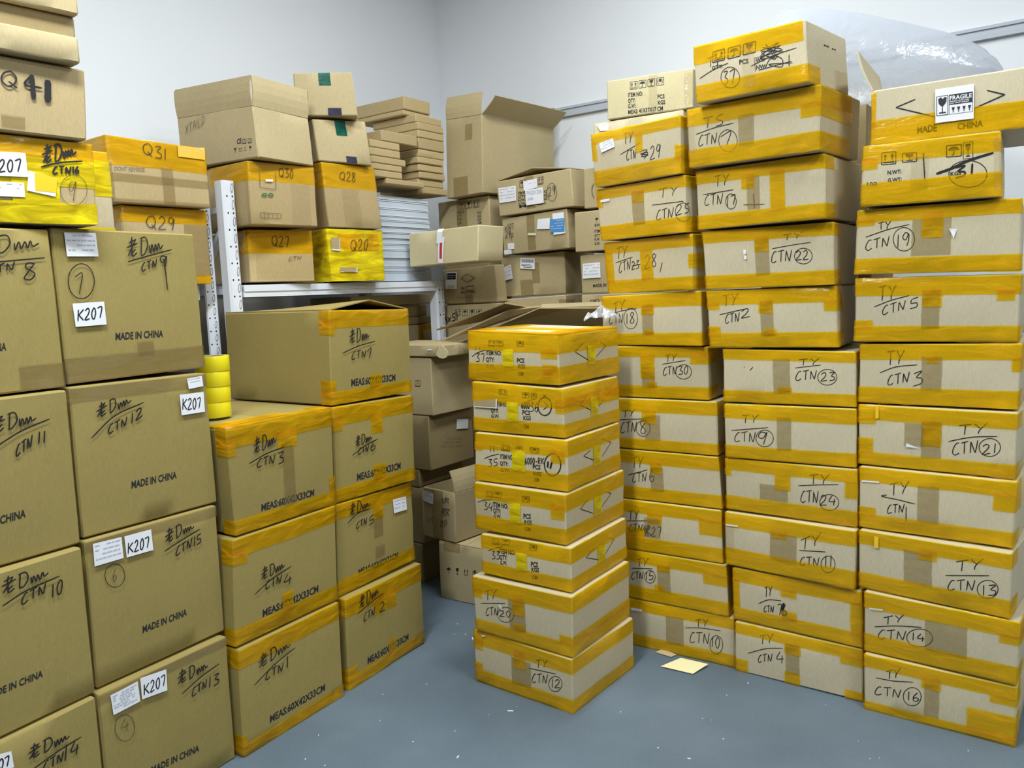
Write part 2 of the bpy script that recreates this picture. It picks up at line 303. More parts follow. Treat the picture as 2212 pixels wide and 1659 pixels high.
def write_on(c, items, over):
    """items: compact list of marks -> one mesh per kind of ink"""
    by = {}
    e = .0042 if over else .0006
    def reach(it):
        if it[0] == 'l': P = it[1]
        elif it[0] == 'c': P = [(it[1][0] - it[3][0], it[1][1] - it[2][1]), (it[1][0] + it[3][0], it[1][1] + it[2][1])]
        else: a, b, u = it[2:5]; P = [a, b, (a[0] + u[0], a[1] + u[1]), (b[0] + u[0], b[1] + u[1])]
        return [min(p[0] for p in P), min(p[1] for p in P), max(p[0] for p in P), max(p[1] for p in P)]
    box = [reach(it) for it in items]; grp = list(range(len(items)))   # words written together make one part
    for i in range(len(items)):
        for j in range(i):
            if all(box[i][k] - .035 < box[j][k + 2] and box[j][k] - .035 < box[i][k + 2] for k in (0, 1)): grp = [grp[j] if g == grp[i] else g for g in grp]
    for it, gi in zip(items, grp):
        k = it[0]; ink = it[-1]
        vs, fs = by.setdefault(('marker_writing' if k in 'wlc' else 'printed_text', ink, gi), ([], []))
        b = len(vs)
        if k == 'w': f = aff(*it[2:5]); L = [([f(q) for q in st], it[5]) for st in glyph_strokes(it[1], c.rnd)]; a, g = c.strokes(L, e)
        elif k == 'l': a, g = c.strokes([([V2(*p) for p in it[1]], it[2])], e)
        elif k == 'c':
            A, U, R = V2(*it[1]), V2(*it[2]), V2(*it[3]); a, g = c.strokes([([A + R * math.cos(t) + U * math.sin(t) for t in [2.0 + 6.5 * i / 14 for i in range(15)]], it[4])], e)
        elif k == 't':
            f = aff(*it[2:5]); v, g = font_mesh(it[1]); a = [c.surf(*f(q).xy, .0005) for q in v]
        elif k == 'i':
            f = aff(*it[2:5]); P, S = ICON[it[1]]; a = []; g = []; hw = .035 * (V2(*it[3]) - V2(*it[2])).length
            for p in P: g.append(tuple(range(len(a), len(a) + len(p)))); a += [c.surf(*f(V2(*q)).xy, .0005) for q in p]
            S = list(S) + ([[(0, 0), (.5, 0), (1, 0)], [(1, 0), (1, .5), (1, 1)], [(1, 1), (.5, 1), (0, 1)], [(0, 1), (0, .5), (0, 0)]] if it[5] == 0 else [])
            for st in S:
                st2 = []
                for i in range(len(st) - 1): st2.append([f(V2(*st[i])), f(V2(*st[i + 1]))])
                for q in st2:
                    v2, g2 = c.strokes([(q, hw)], .0005); bb = len(a); a += v2; g += [tuple(i + bb for i in x) for x in g2]
        vs += a; fs += [tuple(i + b for i in x) for x in g]
    for (nm, ink, gi), (vs, fs) in by.items(): mesh(nm, vs, fs, M[ink], c.root)
def quad_on(c, Q, eps, n=4):
    A, B, C_, D = [V2(q[0], q[1]) for q in Q]; vs = []
    for j in range(n + 1):
        for i in range(n + 1):
            u, v = i / n, j / n; p = (A * (1 - u) + B * u) * (1 - v) + (D * (1 - u) + C_ * u) * v; vs.append(c.surf(p.x, p.y, eps))
    k = n + 1; return vs, [(j * k + i, (j + 1) * k + i, (j + 1) * k + i + 1, j * k + i + 1) for j in range(n) for i in range(n)]
def label_on(c, Q, col, kind, text):
    c.layer += 1; e = .0046 + .0004 * (c.layer % 6)
    vs, fs = quad_on(c, Q, e); lab = mesh('paper_label', vs, fs, M[{'': 'paper', 'yl': 'pyl', 'ol': 'pol', 'bl': 'pbl', 'cr': 'pcr', 'rd': 'prd', 'gw': 'pgw', 'kt': 'inside'}[col]], c.root)
    A, B, C_, D = [V2(q[0], q[1]) for q in Q]; at = lambda u, v: (A * (1 - u) + B * u) * (1 - v) + (D * (1 - u) + C_ * u) * v
    def rects(L, mat, name, de=.0004):
        v2, f2 = [], []
        for u0, v0, u1, v1 in L:
            a, g = quad_on(c, [at(u0, v0).xy, at(u1, v0).xy, at(u1, v1).xy, at(u0, v1).xy], e + de, 1); b = len(v2); v2 += a; f2 += [tuple(i + b for i in x) for x in g]
        mesh(name, v2, f2, M[mat], lab)
    if isinstance(kind, int) and kind:
        L = []
        for r in range(kind):
            v = .1 + .8 * r / max(kind, 3); u = .06
            while u < .9:
                l = c.rnd.uniform(.05, .2)
                if c.rnd.random() < .72: L.append((u, v, min(u + l, .94), v + .06))
                u += l + .03
        rects(L, 'pgrey', 'label_print')
    elif kind == 'barcode': rects([(.08 + .07 * i, .12, .08 + .07 * i + (.045 if i % 3 else .025), .42) for i in range(12)] + [(.08, .55, .7, .6), (.08, .68, .85, .73), (.2, .82, .8, .87)], 'black', 'label_print')
    elif kind == 'ship': rects([(.15, .08, .9, .45), (.05, .05, .1, .5)], 'black', 'label_print'); rects([(.25 + .05 * i, .8, .28 + .05 * i, .93) for i in range(11)] + [(.2, .2, .85, .23), (.2, .32, .7, .34)], 'pgrey', 'label_print', .0008)
    elif kind == 'torn': rects([(0, .9, 1, 1), (.95, 0, 1, 1)], 'paper', 'label_print')
    elif kind == 'fragile':
        rects([(.03, .22, .34, .8), (.36, .22, .97, .52), (.36, .52, .37, .8), (.96, .52, .97, .8), (.36, .79, .97, .8)], 'black', 'label_print')
        rects([(.05, .24, .32, .78)], 'pgw', 'label_print', .0008)
        put = lambda pts: [c.surf(*at(*p).xy, e + .0012) for p in pts]
        m = MB(); m.add(put([(.08, .3), (.15, .26), (.2, .32), (.24, .27), (.3, .28), (.29, .42), (.22, .52), (.15, .52), (.09, .44)]), [tuple(range(9))]); m.add(put([(.175, .5), (.2, .5), (.2, .7), (.175, .7)]), [(0, 1, 2, 3)]); m.add(put([(.1, .7), (.28, .7), (.28, .74), (.1, .74)]), [(0, 1, 2, 3)])
        for i in range(4): x = .43 + .14 * i; m.add(put([(x, .6), (x + .08, .6), (x + .06, .68), (x + .02, .68)]), [(0, 1, 2, 3)]); m.add(put([(x + .03, .68), (x + .05, .68), (x + .05, .75), (x + .03, .75)]), [(0, 1, 2, 3)])
        m.build('label_print', M['black'], lab)
        v, f = font_mesh('FRAGILE'); mesh('label_writing', [c.surf(*at(.38 + .57 * q.x, .38 - .12 * q.y).xy, e + .0012) for q in v], f, M['pgw'], lab)
        for y, t in ((.44, 'HANDLE WITH CARE'), (.495, 'DO NOT DROP')):
            v, f = font_mesh(t); mesh('label_writing', [c.surf(*at(.38 + .5 * q.x, y - .035 * q.y).xy, e + .0012) for q in v], f, M['pgw'], lab)
    for t in text:
        if t[0] == 'h':
            f = aff(*t[2:5]); a, g = c.strokes([([f(q) for q in st], t[5]) for st in glyph_strokes(t[1], c.rnd)], e + .0006); mesh('label_writing', a, g, M['ink'], lab)
        else:
            f = aff(*t[2:5]); v, g = font_mesh(t[1]); mesh('label_print', [c.surf(*f(q).xy, e + .0006) for q in v], g, M['pgrey'], lab)
def carton(name, label, cat, group, loc, rz, dims, off, mat, tapes, marks, labels, seed, bulge=.003, amp=.0022, top='', flaps=(), over=0, tint=None):
    w_, h_, d_ = dims
    root = thing(name, label, cat, loc, rz, group); c = Carton(root, w_, d_, h_, off, bulge, amp, seed)
    c.body('carton_body', M[mat], open_top='o' in top)
    if 'f' in top or 't' in top: c.top_flaps(M[mat], .034 if 't' in top else 0)
    if 'f' in top: c.lid = .0042
    for f in flaps: c.flap(f[0], f[1], f[2], M[mat if len(f) < 5 else f[4]], f[3] if len(f) > 3 else 0)
    for t in tapes: c.tape(*t)
    if marks: write_on(c, marks, over)
    for l in labels: label_on(c, *l)
    return c

B = carton
# ---------------------------------------------------------------- the room
YR, YL = math.radians(-35.5), math.radians(54.5)
UR = Vector((math.cos(YR), math.sin(YR), 0)); UL = Vector((math.cos(YL), math.sin(YL), 0))
NR = Vector((-math.sin(YR), math.cos(YR), 0)); NL = Vector((-math.sin(YL), math.cos(YL), 0))     # towards the far walls
at = lambda lof, rof, z=0: NL * lof + NR * rof + Vector((0, 0, z))                              # NR == UL, NL == -UR
LW, RW, CEIL = 3.4, 4.1, 3.6
def struct(o): o['kind'] = 'structure'; return o
wallm = plain('white_wall_paint', (.82, .835, .86), .75, 0, .02, 3, .2)
fm, fnt, fb = new_mat('grey_blue_floor_paint')
_tc = N(fnt, 'ShaderNodeTexCoord'); _n = N(fnt, 'ShaderNodeTexNoise'); _n.inputs['Scale'].default_value = 2.2; _n.inputs['Detail'].default_value = 8
_n2 = N(fnt, 'ShaderNodeTexNoise'); _n2.inputs['Scale'].default_value = 140; _n2.inputs['Detail'].default_value = 2
fnt.links.new(_tc.outputs['Object'], _n.inputs['Vector']); fnt.links.new(_tc.outputs['Object'], _n2.inputs['Vector'])
_cr = N(fnt, 'ShaderNodeValToRGB'); _cr.color_ramp.elements[0].position = .3; _cr.color_ramp.elements[1].position = .75
_cr.color_ramp.elements[0].color = (.088, .122, .155, 1); _cr.color_ramp.elements[1].color = (.135, .18, .222, 1)
_mx = N(fnt, 'ShaderNodeMath', operation='MULTIPLY_ADD'); _mx.inputs[1].default_value = .35; fnt.links.new(_n2.outputs[0], _mx.inputs[0]); fnt.links.new(_n.outputs[0], _mx.inputs[2])
_sb = N(fnt, 'ShaderNodeMath', operation='SUBTRACT'); _sb.inputs[1].default_value = .17; fnt.links.new(_mx.outputs[0], _sb.inputs[0])
fnt.links.new(_sb.outputs[0], _cr.inputs[0]); fnt.links.new(_cr.outputs[0], fb.inputs['Base Color']); fb.inputs['Roughness'].default_value = .5
def panel_slab(name, a, b, z0, z1, th, out, mat):
    m = MB(); o_ = out * th
    m.hexa([Vector((*a.xy, z0)), Vector((*b.xy, z0)), Vector((*b.xy, z0)) + o_, Vector((*a.xy, z0)) + o_, Vector((*a.xy, z1)), Vector((*b.xy, z1)), Vector((*b.xy, z1)) + o_, Vector((*a.xy, z1)) + o_])
    return struct(m.build(name, mat))
FAR = -4.5
panel_slab('wall_left', at(LW, FAR), at(LW, RW + .1), 0, CEIL, .1, NL, wallm)
panel_slab('wall_right', at(LW, RW), at(FAR, RW), 0, CEIL, .1, NR, wallm)
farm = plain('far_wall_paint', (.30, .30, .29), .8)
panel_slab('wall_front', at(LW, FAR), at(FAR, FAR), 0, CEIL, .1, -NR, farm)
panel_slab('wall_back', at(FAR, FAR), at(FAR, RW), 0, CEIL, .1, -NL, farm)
for nm, z0, z1, mt in (('floor', -.1, 0, fm), ('ceiling', CEIL, CEIL + .1, plain('ceiling_paint', (.5, .51, .52), .8))):
    m = MB(); c = [at(LW, FAR), at(FAR, FAR), at(FAR, RW), at(LW, RW)]
    m.hexa([Vector((*p.xy, z0)) for p in c] + [Vector((*p.xy, z1)) for p in c]); struct(m.build(nm, mt))
m = MB(); a, b = at(3.3, RW - .022), at(FAR + .2, RW - .022)       # cable trunking along the right wall
for z0, z1, th in ((2.352, 2.372, .022), (2.372, 2.392, .014), (2.392, 2.405, .022)):
    n = NR * th; p = NR * (.022 - th)
    m.hexa([Vector((*(q + p).xy, z)) + e for z in (z0, z1) for q, e in ((a, n * 0), (b, n * 0), (b, n), (a, n))])
struct(m.build('trim_1', plain('grey_trunking', (.50, .53, .58), .5)))
# ---------------------------------------------------------------- the racks
def upright(root, base, yaw, wd, dp, z1, pitch, zoff):
    X = Vector((math.cos(yaw), math.sin(yaw), 0)); Yv = Vector((-X.y, X.x, 0)); m = MB(); P = lambda x, y, z: base + X * x + Yv * y + Vector((0, 0, z)); h = wd / 2; c = wd * .16
    prof = [(-h, dp), (-h, c), (-h + c, 0), (h - c * .6, 0), (h, c * .6), (h, dp), (h - .003, dp), (h - .003, c * .6), (h - c * .6 - .001, .003), (-h + c + .001, .003), (-h + .003, c), (-h + .003, dp)]
    k = len(prof); m.add([P(x, y, z) for z in (.012, z1) for x, y in prof], [(i, (i + 1) % k, k + (i + 1) % k, k + i) for i in range(k)] + [tuple(range(k - 1, -1, -1)), tuple(range(k, 2 * k))])
    up = m.build('upright', M['rack'], root)
    s = MB(); e = -.0006
    def disc(x, z, rx, rz, mi, lean=0, n=10):
        s.add([P(x + rx * math.cos(t) + lean * math.sin(t) * rz, e, z + rz * math.sin(t)) for t in [2 * math.pi * i / n for i in range(n)]], [tuple(range(n))], mi)
    z = zoff
    while z < z1 - .03:
        for sx in (-.2, .24): disc(wd * sx, z, wd * .062, wd * .075, 0)
        disc(wd * .26, z + pitch * .5, wd * .115, pitch * .3, 1, .12); e = -.0009; disc(wd * .255, z + pitch * .5, wd * .065, pitch * .22, 2, .12); e = -.0006
        disc(wd * -.2, z + pitch * .5, wd * .06, pitch * .28, 2, -.25)
        z += pitch
    s.build('slot_holes', [M['hole'], M['slot'], M['rack']], up)
    f = MB(); f.box((-h - .01, -.01, 0), (h + .01, dp + .01, .012)); fo = f.build('foot_plate', M['rack'], root); fo.location = base - root.location; fo.rotation_euler = (0, 0, yaw)
    up.location = -root.location; up.matrix_parent_inverse = Matrix()
    return up
def rack_part(root, m, name, mat): o = m.build(name, mat, root); o.location = -root.location; return o
def hbar(m, a, b, z0, z1, th, n):                                       # a horizontal rail, th thick along n
    A, B_ = Vector((*a.xy, 0)), Vector((*b.xy, 0)); Z = lambda p, z: p + Vector((0, 0, z))
    m.hexa([Z(A, z0), Z(B_, z0), Z(B_ + n * th, z0), Z(A + n * th, z0), Z(A, z1), Z(B_, z1), Z(B_ + n * th, z1), Z(A + n * th, z1)])
rk = thing('storage_rack', 'white perforated steel rack holding Q boxes, grey panels and mailers', 'rack', at(2.72, 2.0))
sB = 1.985; sE = 3.215                                               # along the left wall
upright(rk, at(2.72, sB), YL, .055, .05, 1.843, .0642, .05); upright(rk, at(2.72, sE), YL, .062, .05, 1.44, .0642, .05)
for s_ in (sB, sE): upright(rk, at(3.24, s_), YL, .062, .05, 1.82 if s_ == sB else 1.44, .0642, .05)
for lo in (2.722, 3.245):
    m = MB(); hbar(m, at(lo, sB + .035), at(lo, sE - .035), 1.394, 1.434, .035, NL); hbar(m, at(lo - .004, sB + .035), at(lo - .004, sE - .035), 1.416, 1.4425, .02, NL); rack_part(rk, m, 'beam', M['rack'])
m = MB(); hbar(m, at(2.765, sB + .035), at(2.765, sE - .035), 1.42, 1.4415, .46, NL); rack_part(rk, m, 'shelf_deck', M['rack'])
for z in (1.408, 1.725, .35, .9):
    if z < 1.8: m = MB(); hbar(m, at(2.775, sB - .004), at(3.235, sB - .004), z, z + .022, .02, UL); rack_part(rk, m, 'tie_rail', M['rack'])
for z0, z1 in ((1.67, 1.10), (.95, .45), (.5, .95)):
    m = MB(); m.bar(at(2.775, sB, z0), at(3.235, sB, z1), .024, .016); rack_part(rk, m, 'diagonal_brace', M['rack'])
r2 = thing('storage_rack', 'narrower white perforated post and beam of the rack under the Q29 box', 'rack', at(2.80, 1.9))
upright(r2, at(2.80, 1.922), YL - .7, .044, .03, 1.864, .0515, .03); upright(r2, at(2.80, .75), YL, .044, .03, 1.44, .0515, .03)
for s_ in (1.88, .75): upright(r2, at(3.25, s_), YL, .044, .03, 1.44, .0515, .03)
for lo in (2.79, 3.25): m = MB(); hbar(m, at(lo, .78), at(lo, 1.868), 1.390, 1.4425, .03, NL); rack_part(r2, m, 'beam', M['rack'])
m = MB(); hbar(m, at(2.82, .78), at(2.82, 1.868), 1.42, 1.4415, .43, NL); rack_part(r2, m, 'shelf_deck', M['rack'])
# grey panels lying on the rack
zs = [1.449, 1.498, 1.519, 1.561, 1.604, 1.630, 1.657, 1.686, 1.714, 1.744, 1.766, 1.803, 1.842, 1.862]; rp = random.Random(5)
nth = ['lowest', 'second', 'third', 'fourth', 'fifth', 'sixth', 'seventh', 'eighth', 'ninth', 'tenth', 'eleventh', 'twelfth', 'topmost']
for i in range(13):
    z0, z1 = zs[i], zs[i + 1] - .0025; j = rp.uniform(0, .008); ro = rp.uniform(0, .012)
    root = thing('grey_panel', nth[i] + ' grey panel ' + ('' if i in (0, 12) else 'from below ') + 'in the flat pile on the white rack', 'panel', at(2.795 + j, 2.80 + ro), YL, 'grey panels piled on the rack')
    m = MB(); L_ = .44 - ro; th = z1 - z0
    m.box((0, 0, z0 + th * .12), (L_, .40, z1 - th * .12)); m.build('panel_core', M['panel'], root)
    for q0, q1 in ((z0, z0 + th * .12), (z1 - th * .12, z1)):
        m = MB(); m.box((-.003, -.003, q0), (L_ + .003, .403, q1)); m.build('face_sheet', M['panel2'] if i % 3 else M['panel'], root)

# ---- the boxes: name, label, category, group, base, turn, size, dents, board, tapes, marks, papers
B('cardboard_box','plain carton under the one with a barcode sticker, half hidden by flattened cardboard','box','plain cartons stacked at the back by the room corner',(.1303,4.0816,1.1512),-.606,(.3552,.197,.3),(-.0001,-.0114,.0003,.0004,.0,.0,.0,.0),'k',[('t',.3197,.4402,.0788,.1773)],[],[],1,over=1,bulge=.003,amp=.0028)
B('cardboard_box','brown carton with a barcode sticker and a torn slip','box','plain cartons stacked at the back by the room corner',(.1256,4.1244,1.3512),-.621,(.3801,.208,.3),(-.007,-.012,.0021,.0018,-.0013,.0038,.0075,-.004),'k',[('t',.19,.2357,.0624,.1664),('t',.114,.19,.0005,.0832)],[],[([(.1273,.1977),(.2125,.1881),(.2107,.1322),(.1226,.1433)],'','barcode',[]),([(.0208,.1582),(.0664,.1702),(.0732,.0958),(.0244,.0872)],'',3,[])],2,over=1,bulge=.003,amp=.0028)
B('cardboard_box','brown carton marked x507 29p with a blue slip','box','plain cartons stacked at the back by the room corner',(.1396,4.0663,1.5622),-.7492,(.4268,.1921,.28),(-.0024,-.0114,-.0038,.0024,.0025,.0075,.0036,.0004),'k',[('t',.1707,.2219,.0096,.1916)],[('w','x507',(.0213,.1319),(.0791,.1333),(.0025,.0304),.001302,'ink'),('w','29p',(.0228,.0872),(.0752,.0859),(.0033,.0401),.001302,'ink'),('l',[(.2562,.14),(.3061,.1567),(.2602,.1282),(.3052,.1456),(.2645,.1201),(.306,.1305),(.2571,.1513),(.2937,.1206),(.2508,.1331),(.2914,.1548)],.00186,'ink')],[([(.2481,.1623),(.3254,.1581),(.3194,.1042),(.2393,.1115)],'',0,[]),([(.3412,.1785),(.4115,.1768),(.4152,.0741),(.3427,.0718)],'',0,[]),([(.3267,.1505),(.414,.1473),(.412,.0817),(.3247,.0856)],'bl',4,[]),([(.0385,.0598),(.0833,.0571),(.0807,.0254),(.0359,.0277)],'',0,[]),([(.0048,.0239),(.0579,.0274),(.0579,.0017),(.0049,-.0005)],'',0,[]),([(.1786,.0987),(.2329,.093),(.232,.0816),(.1776,.0872)],'cr',0,[])],3,over=1,bulge=.003,amp=.0028)
B('cardboard_box','brown carton with white papers and a circled 29, lid gaping','box','plain cartons stacked at the back by the room corner',(.1419,4.0477,1.7573),-.7289,(.474,.1782,.28),(-.0064,-.0039,-.006,.0032,.005,.0044,.007,-.0007),'k',[('t',.1896,.2465,.0182,.1817)],[('i','umbrella',(.1555,.1267),(.1901,.1275),(.0042,.0354),0,'black'),('i','arrows',(.2722,.1265),(.3055,.1272),(.0038,.0346),0,'black'),('t','ITEM NO.',(.1408,.0948),(.194,.0935),(.0016,.0133),'black'),('t',"Q'TY:",(.1386,.077),(.1919,.0759),(.0016,.0133),'black'),('t','N.W.:',(.1365,.0592),(.1899,.0583),(.0016,.0134),'black'),('t','G.W.:',(.1344,.0414),(.1878,.0406),(.0016,.0134),'black'),('t','MEAS:',(.1397,.0272),(.3119,.0303),(.0018,.0149),'black'),('t','PCS',(.3062,.082),(.3241,.0827),(.0014,.0129),'black'),('t','KGS',(.3043,.0647),(.3223,.0655),(.0014,.0129),'black'),('t','KGS',(.3024,.0475),(.3204,.0483),(.0014,.013),'black'),('w','29',(.3323,.0629),(.3763,.0662),(.0046,.0429),.001302,'ink'),('c',(.3566,.0809),(.0045,.0426),(.0292,-.0036),.0010416,'ink')],[([(.0165,.1431),(.1353,.1406),(.1293,.0661),(.0141,.0664)],'',4,[]),([(.1845,.155),(.2709,.1581),(.2718,.1141),(.1839,.1082)],'',2,[]),([(.1929,.1093),(.3065,.1111),(.3029,.035),(.1921,.0349)],'',0,[('f','PN201206',(.2007,.0838),(.2969,.0831),(.0024,.0205)),('f','2026',(.2047,.0588),(.2405,.0583),(.0015,.0132))])],4,top='t',over=1,bulge=.003,amp=.0028)
B('cardboard_box','carton marked Ax51 with handling marks, behind the flattened cardboard','box','plain cartons stacked at the back by the room corner',(-.2123,4.2045,1.1147),-.6122,(.4,.2076,.085),(.0032,-.0092,.0,-.0019,.0,.0,-.0035,-.0001),'k',[('t',-.07,.048,.1038,.1972)],[('w','Ax51',(.0311,.1152),(.1336,.1265),(.0013,.0414),.00248,'ink'),('i','arrows',(.1153,.1494),(.1496,.15),(.0012,.0341),0,'black'),('i','umbrella',(.1626,.148),(.1965,.1486),(.0013,.0337),0,'black'),('i','glass',(.2093,.1467),(.2428,.1473),(.0014,.0334),0,'black'),('i','hands',(.2554,.1453),(.2884,.146),(.0014,.033),0,'black'),('l',[(.0201,.1605),(.0185,.1771)],.00186,'ink'),('l',[(.0185,.1771),(.0363,.179)],.00186,'ink')],[],5,over=1,bulge=.003,amp=.0028)
B('cardboard_box','carton with a printed diamond, C/NO box and shipping label','box','plain cartons stacked at the back by the room corner',(-.2008,4.2091,1.3253),-.637,(.3558,.1873,.08),(.0007,-.012,-.005,.0,.0054,.0001,-.0006,-.002),'k',[('t',.1494,.1993,.0005,.0468)],[('l',[(.1294,.1332),(.1746,.1515)],.00155,'ink'),('l',[(.1746,.1515),(.2229,.1284)],.00155,'ink'),('l',[(.2229,.1284),(.1731,.108)],.00155,'ink'),('l',[(.1731,.108),(.1294,.1332)],.00155,'ink'),('t','C/NO.',(.1228,.0716),(.1531,.0717),(.0011,.0145),'black'),('l',[(.1644,.087),(.2144,.0882)],.00155,'ink'),('l',[(.2144,.0882),(.2126,.0671)],.00155,'ink'),('l',[(.2126,.0671),(.1628,.0672)],.00155,'ink'),('l',[(.1628,.0672),(.1644,.087)],.00155,'ink'),('t','MADE IN CHINA',(.1234,.0522),(.2162,.0512),(.0009,.0121),'black')],[([(.028,.1758),(.1074,.1711),(.0998,.0785),(.0204,.0827)],'','ship',[])],6,over=1,bulge=.003,amp=.0028)
B('cardboard_box','wide pale carton with a white and red paper strip, jutting out over the diamond carton','box','plain cartons stacked at the back by the room corner',(-.3071,3.9414,1.5156),-.6608,(.4465,.168,.19),(.0025,-.0044,.0069,.0032,-.007,.0062,-.0024,.0003),'kp',[],[],[([(.1908,.1749),(.2297,.1747),(.2268,.104),(.1905,.1019)],'',0,[]),([(.2027,.1301),(.2436,.1301),(.2308,.0037),(.197,.0059)],'',0,[]),([(.2122,.1037),(.2288,.1038),(.2251,.026),(.2092,.0272)],'rd',0,[])],7,over=1,bulge=.003,amp=.0028)
B('cardboard_box','carton printed ITEM NO with umbrella and glass marks, under the tall open carton','box','plain cartons stacked at the back by the room corner',(-.2235,4.3985,1.7044),-.6624,(.3604,.1706,.3),(.0001,-.0043,.0,.0,.0,.0,.0003,.0),'k',[('t',.1369,.209,.0005,.1701)],[('i','umbrella',(.1502,.1176),(.1909,.1191),(.0023,.0368),0,'black'),('i','glass',(.2014,.1173),(.2416,.1187),(.0022,.0364),0,'black'),('i','arrows',(.2519,.1169),(.2915,.1183),(.0021,.036),0,'black'),('t','ITEM NO.',(.138,.0962),(.1937,.0949),(.0009,.0145),'black'),('t',"Q'TY:",(.1368,.0769),(.1745,.0775),(.0009,.0145),'black'),('t','N.W.:',(.1356,.0576),(.1733,.0583),(.0009,.0145),'black'),('t','G.W.:',(.1344,.0383),(.1721,.0391),(.0009,.0145),'black'),('t','PCS',(.28,.0811),(.3059,.081),(.0008,.0133),'black'),('t','KGS',(.2791,.0639),(.3049,.064),(.0008,.0133),'black'),('t','KGS',(.2781,.0467),(.3039,.0468),(.0008,.0133),'black'),('t','CM',(.2771,.0295),(.303,.0297),(.0008,.0133),'black')],[],8,over=1,bulge=.003,amp=.0028)
B('cardboard_box','tall open carton with two flaps up, highest in the room corner','box',None,(-.2013,4.2987,1.878),-.7063,(.2561,.3986,.5991),(.0065,.0045,.0073,-.0084,-.0078,.0037,-.0079,-.0023),'k',[('t',.0512,.1537,.0005,.0997),('t',.1409,.1921,.2791,.3588)],[],[],9,top='o',flaps=[('F',.115,-8,0),('R',.12,52,.0),('B',.12,10)],over=1,bulge=.003,amp=.0028)
B('cardboard_box','carton lowest in view beside the orange CTN 18 box, printed frame mark','box','plain cartons stacked at the back by the room corner',(.5112,3.7253,1.1646),-.619,(.41,.1841,.3),(-.0011,-.0023,.0,-.001,.0,.0,.0011,.0),'k',[],[('i','box',(.0473,.1321),(.0931,.1331),(.0011,.0249),0,'black')],[],10,over=1,bulge=.003,amp=.0028)
B('cardboard_box','carton with a white paper slip, printed MADE IN, beside the orange CTN 28 box','box','plain cartons stacked at the back by the room corner',(.5115,3.7541,1.3517),-.6454,(.4148,.1881,.3),(-.0029,-.0095,.0,-.001,.0,.001,.0034,.0005),'k',[],[('t','MADE IN',(.0646,.028),(.1385,.0301),(.0009,.0147),'black')],[([(.018,.1471),(.1139,.1475),(.114,.0734),(.0132,.0727)],'',4,[])],11,over=1,bulge=.003,amp=.0028)
B('cardboard_box','carton printed KW ITEM N.W. beside the orange CTN 25 box','box','plain cartons stacked at the back by the room corner',(.4889,3.7498,1.5428),-.6305,(.4106,.1912,.3),(.0001,-.0033,.0,-.001,.0,.001,.0,.0039),'k',[],[('t','KW',(.1099,.1151),(.1386,.1149),(.0004,.0127),'black'),('t','ITEM',(.109,.0868),(.1378,.0868),(.0004,.0127),'black'),('t',"Q'TY",(.1084,.067),(.1372,.0671),(.0004,.0128),'black'),('t','N.W.',(.1078,.0485),(.1366,.0488),(.0004,.0128),'black'),('t','G.W.',(.1072,.0286),(.136,.029),(.0004,.0128),'black'),('i','umbrella',(.1088,.1308),(.1328,.1316),(.0009,.0282),1,'black')],[],12,over=1,bulge=.003,amp=.0028)
B('cardboard_box','carton with part of a pen circle, beside the carton with circled 29','box','plain cartons stacked at the back by the room corner',(.5351,3.7213,1.737),-.6261,(.4105,.1916,.3),(.0012,-.0033,.0,-.001,.0,.001,-.0014,.007),'k',[],[('l',[(.0583,.1159),(.0477,.0992),(.0471,.0707),(.0586,.0445)],.001302,'ink')],[],13,over=1,bulge=.003,amp=.0028)
B('cardboard_box','pale carton edge with a torn white label behind the CTN 29 box','box','plain cartons stacked at the back by the room corner',(.5906,3.6416,1.9316),-.5611,(.4205,.1781,.3),(-.0002,-.0005,.0,-.001,.0,.001,-.0004,.0057),'kg',[],[],[([(.018,.1711),(.0805,.1661),(.0772,.1366),(.0362,.1399)],'',1,[])],14,over=1,bulge=.003,amp=.0028)
B('cardboard_box','pale carton printed MEAS 41X37X17 CM on top of the rear column','box','plain cartons stacked at the back by the room corner',(.64,3.6119,2.1127),-.5075,(.388,.165,.3),(.001,.003,.0004,-.0029,.0,.001,-.0018,.002),'kp',[('w',.194,.2328,.0082,.1645),('w',.3492,.473,.0165,.1485)],[('i','arrows',(.109,.114),(.1412,.113),(.0004,.0317),0,'black'),('i','umbrella',(.1496,.1139),(.1815,.113),(.0004,.0316),0,'black'),('i','glass',(.1898,.1139),(.2214,.113),(.0004,.0315),0,'black'),('i','hands',(.2296,.1139),(.2608,.1129),(.0004,.0315),0,'black'),('t','ITEM NO:',(.0994,.0835),(.1668,.0812),(.0002,.0177),'black'),('t','QTY:',(.0991,.0587),(.1329,.0576),(.0002,.0177),'black'),('t','G.W.:',(.0988,.036),(.1365,.0345),(.0002,.0177),'black'),('t','MEAS: 41X37X17 CM',(.0985,.0112),(.2559,.0069),(.0002,.0177),'black'),('t','PCS',(.2334,.0579),(.2645,.0556),(.0002,.0175),'black'),('t','KGS',(.2346,.0331),(.2665,.0315),(.0002,.0176),'black')],[],15,over=1,bulge=.003,amp=.0028)
B('cardboard_box','carton with umbrella, glass and arrow marks on the floor behind the free-standing column','box','brown cartons heaped in the dark gap',(-.2371,3.4853,.0),-.5769,(.3,.2636,.34),(.0016,-.001,.0,-.0019,.0,.0,-.0017,.0),'k',[('t',.03,.12,.2275,.2671)],[('i','umbrella',(.038,.1176),(.0684,.1205),(.0019,.0381),1,'black'),('i','glass',(.087,.1214),(.117,.1243),(.0019,.0379),1,'black'),('i','arrows',(.1354,.1252),(.1649,.128),(.0019,.0376),1,'black'),('i','hands',(.183,.129),(.2122,.1317),(.0019,.0373),1,'black')],[],16,top='f',over=1,bulge=.003,amp=.0028)
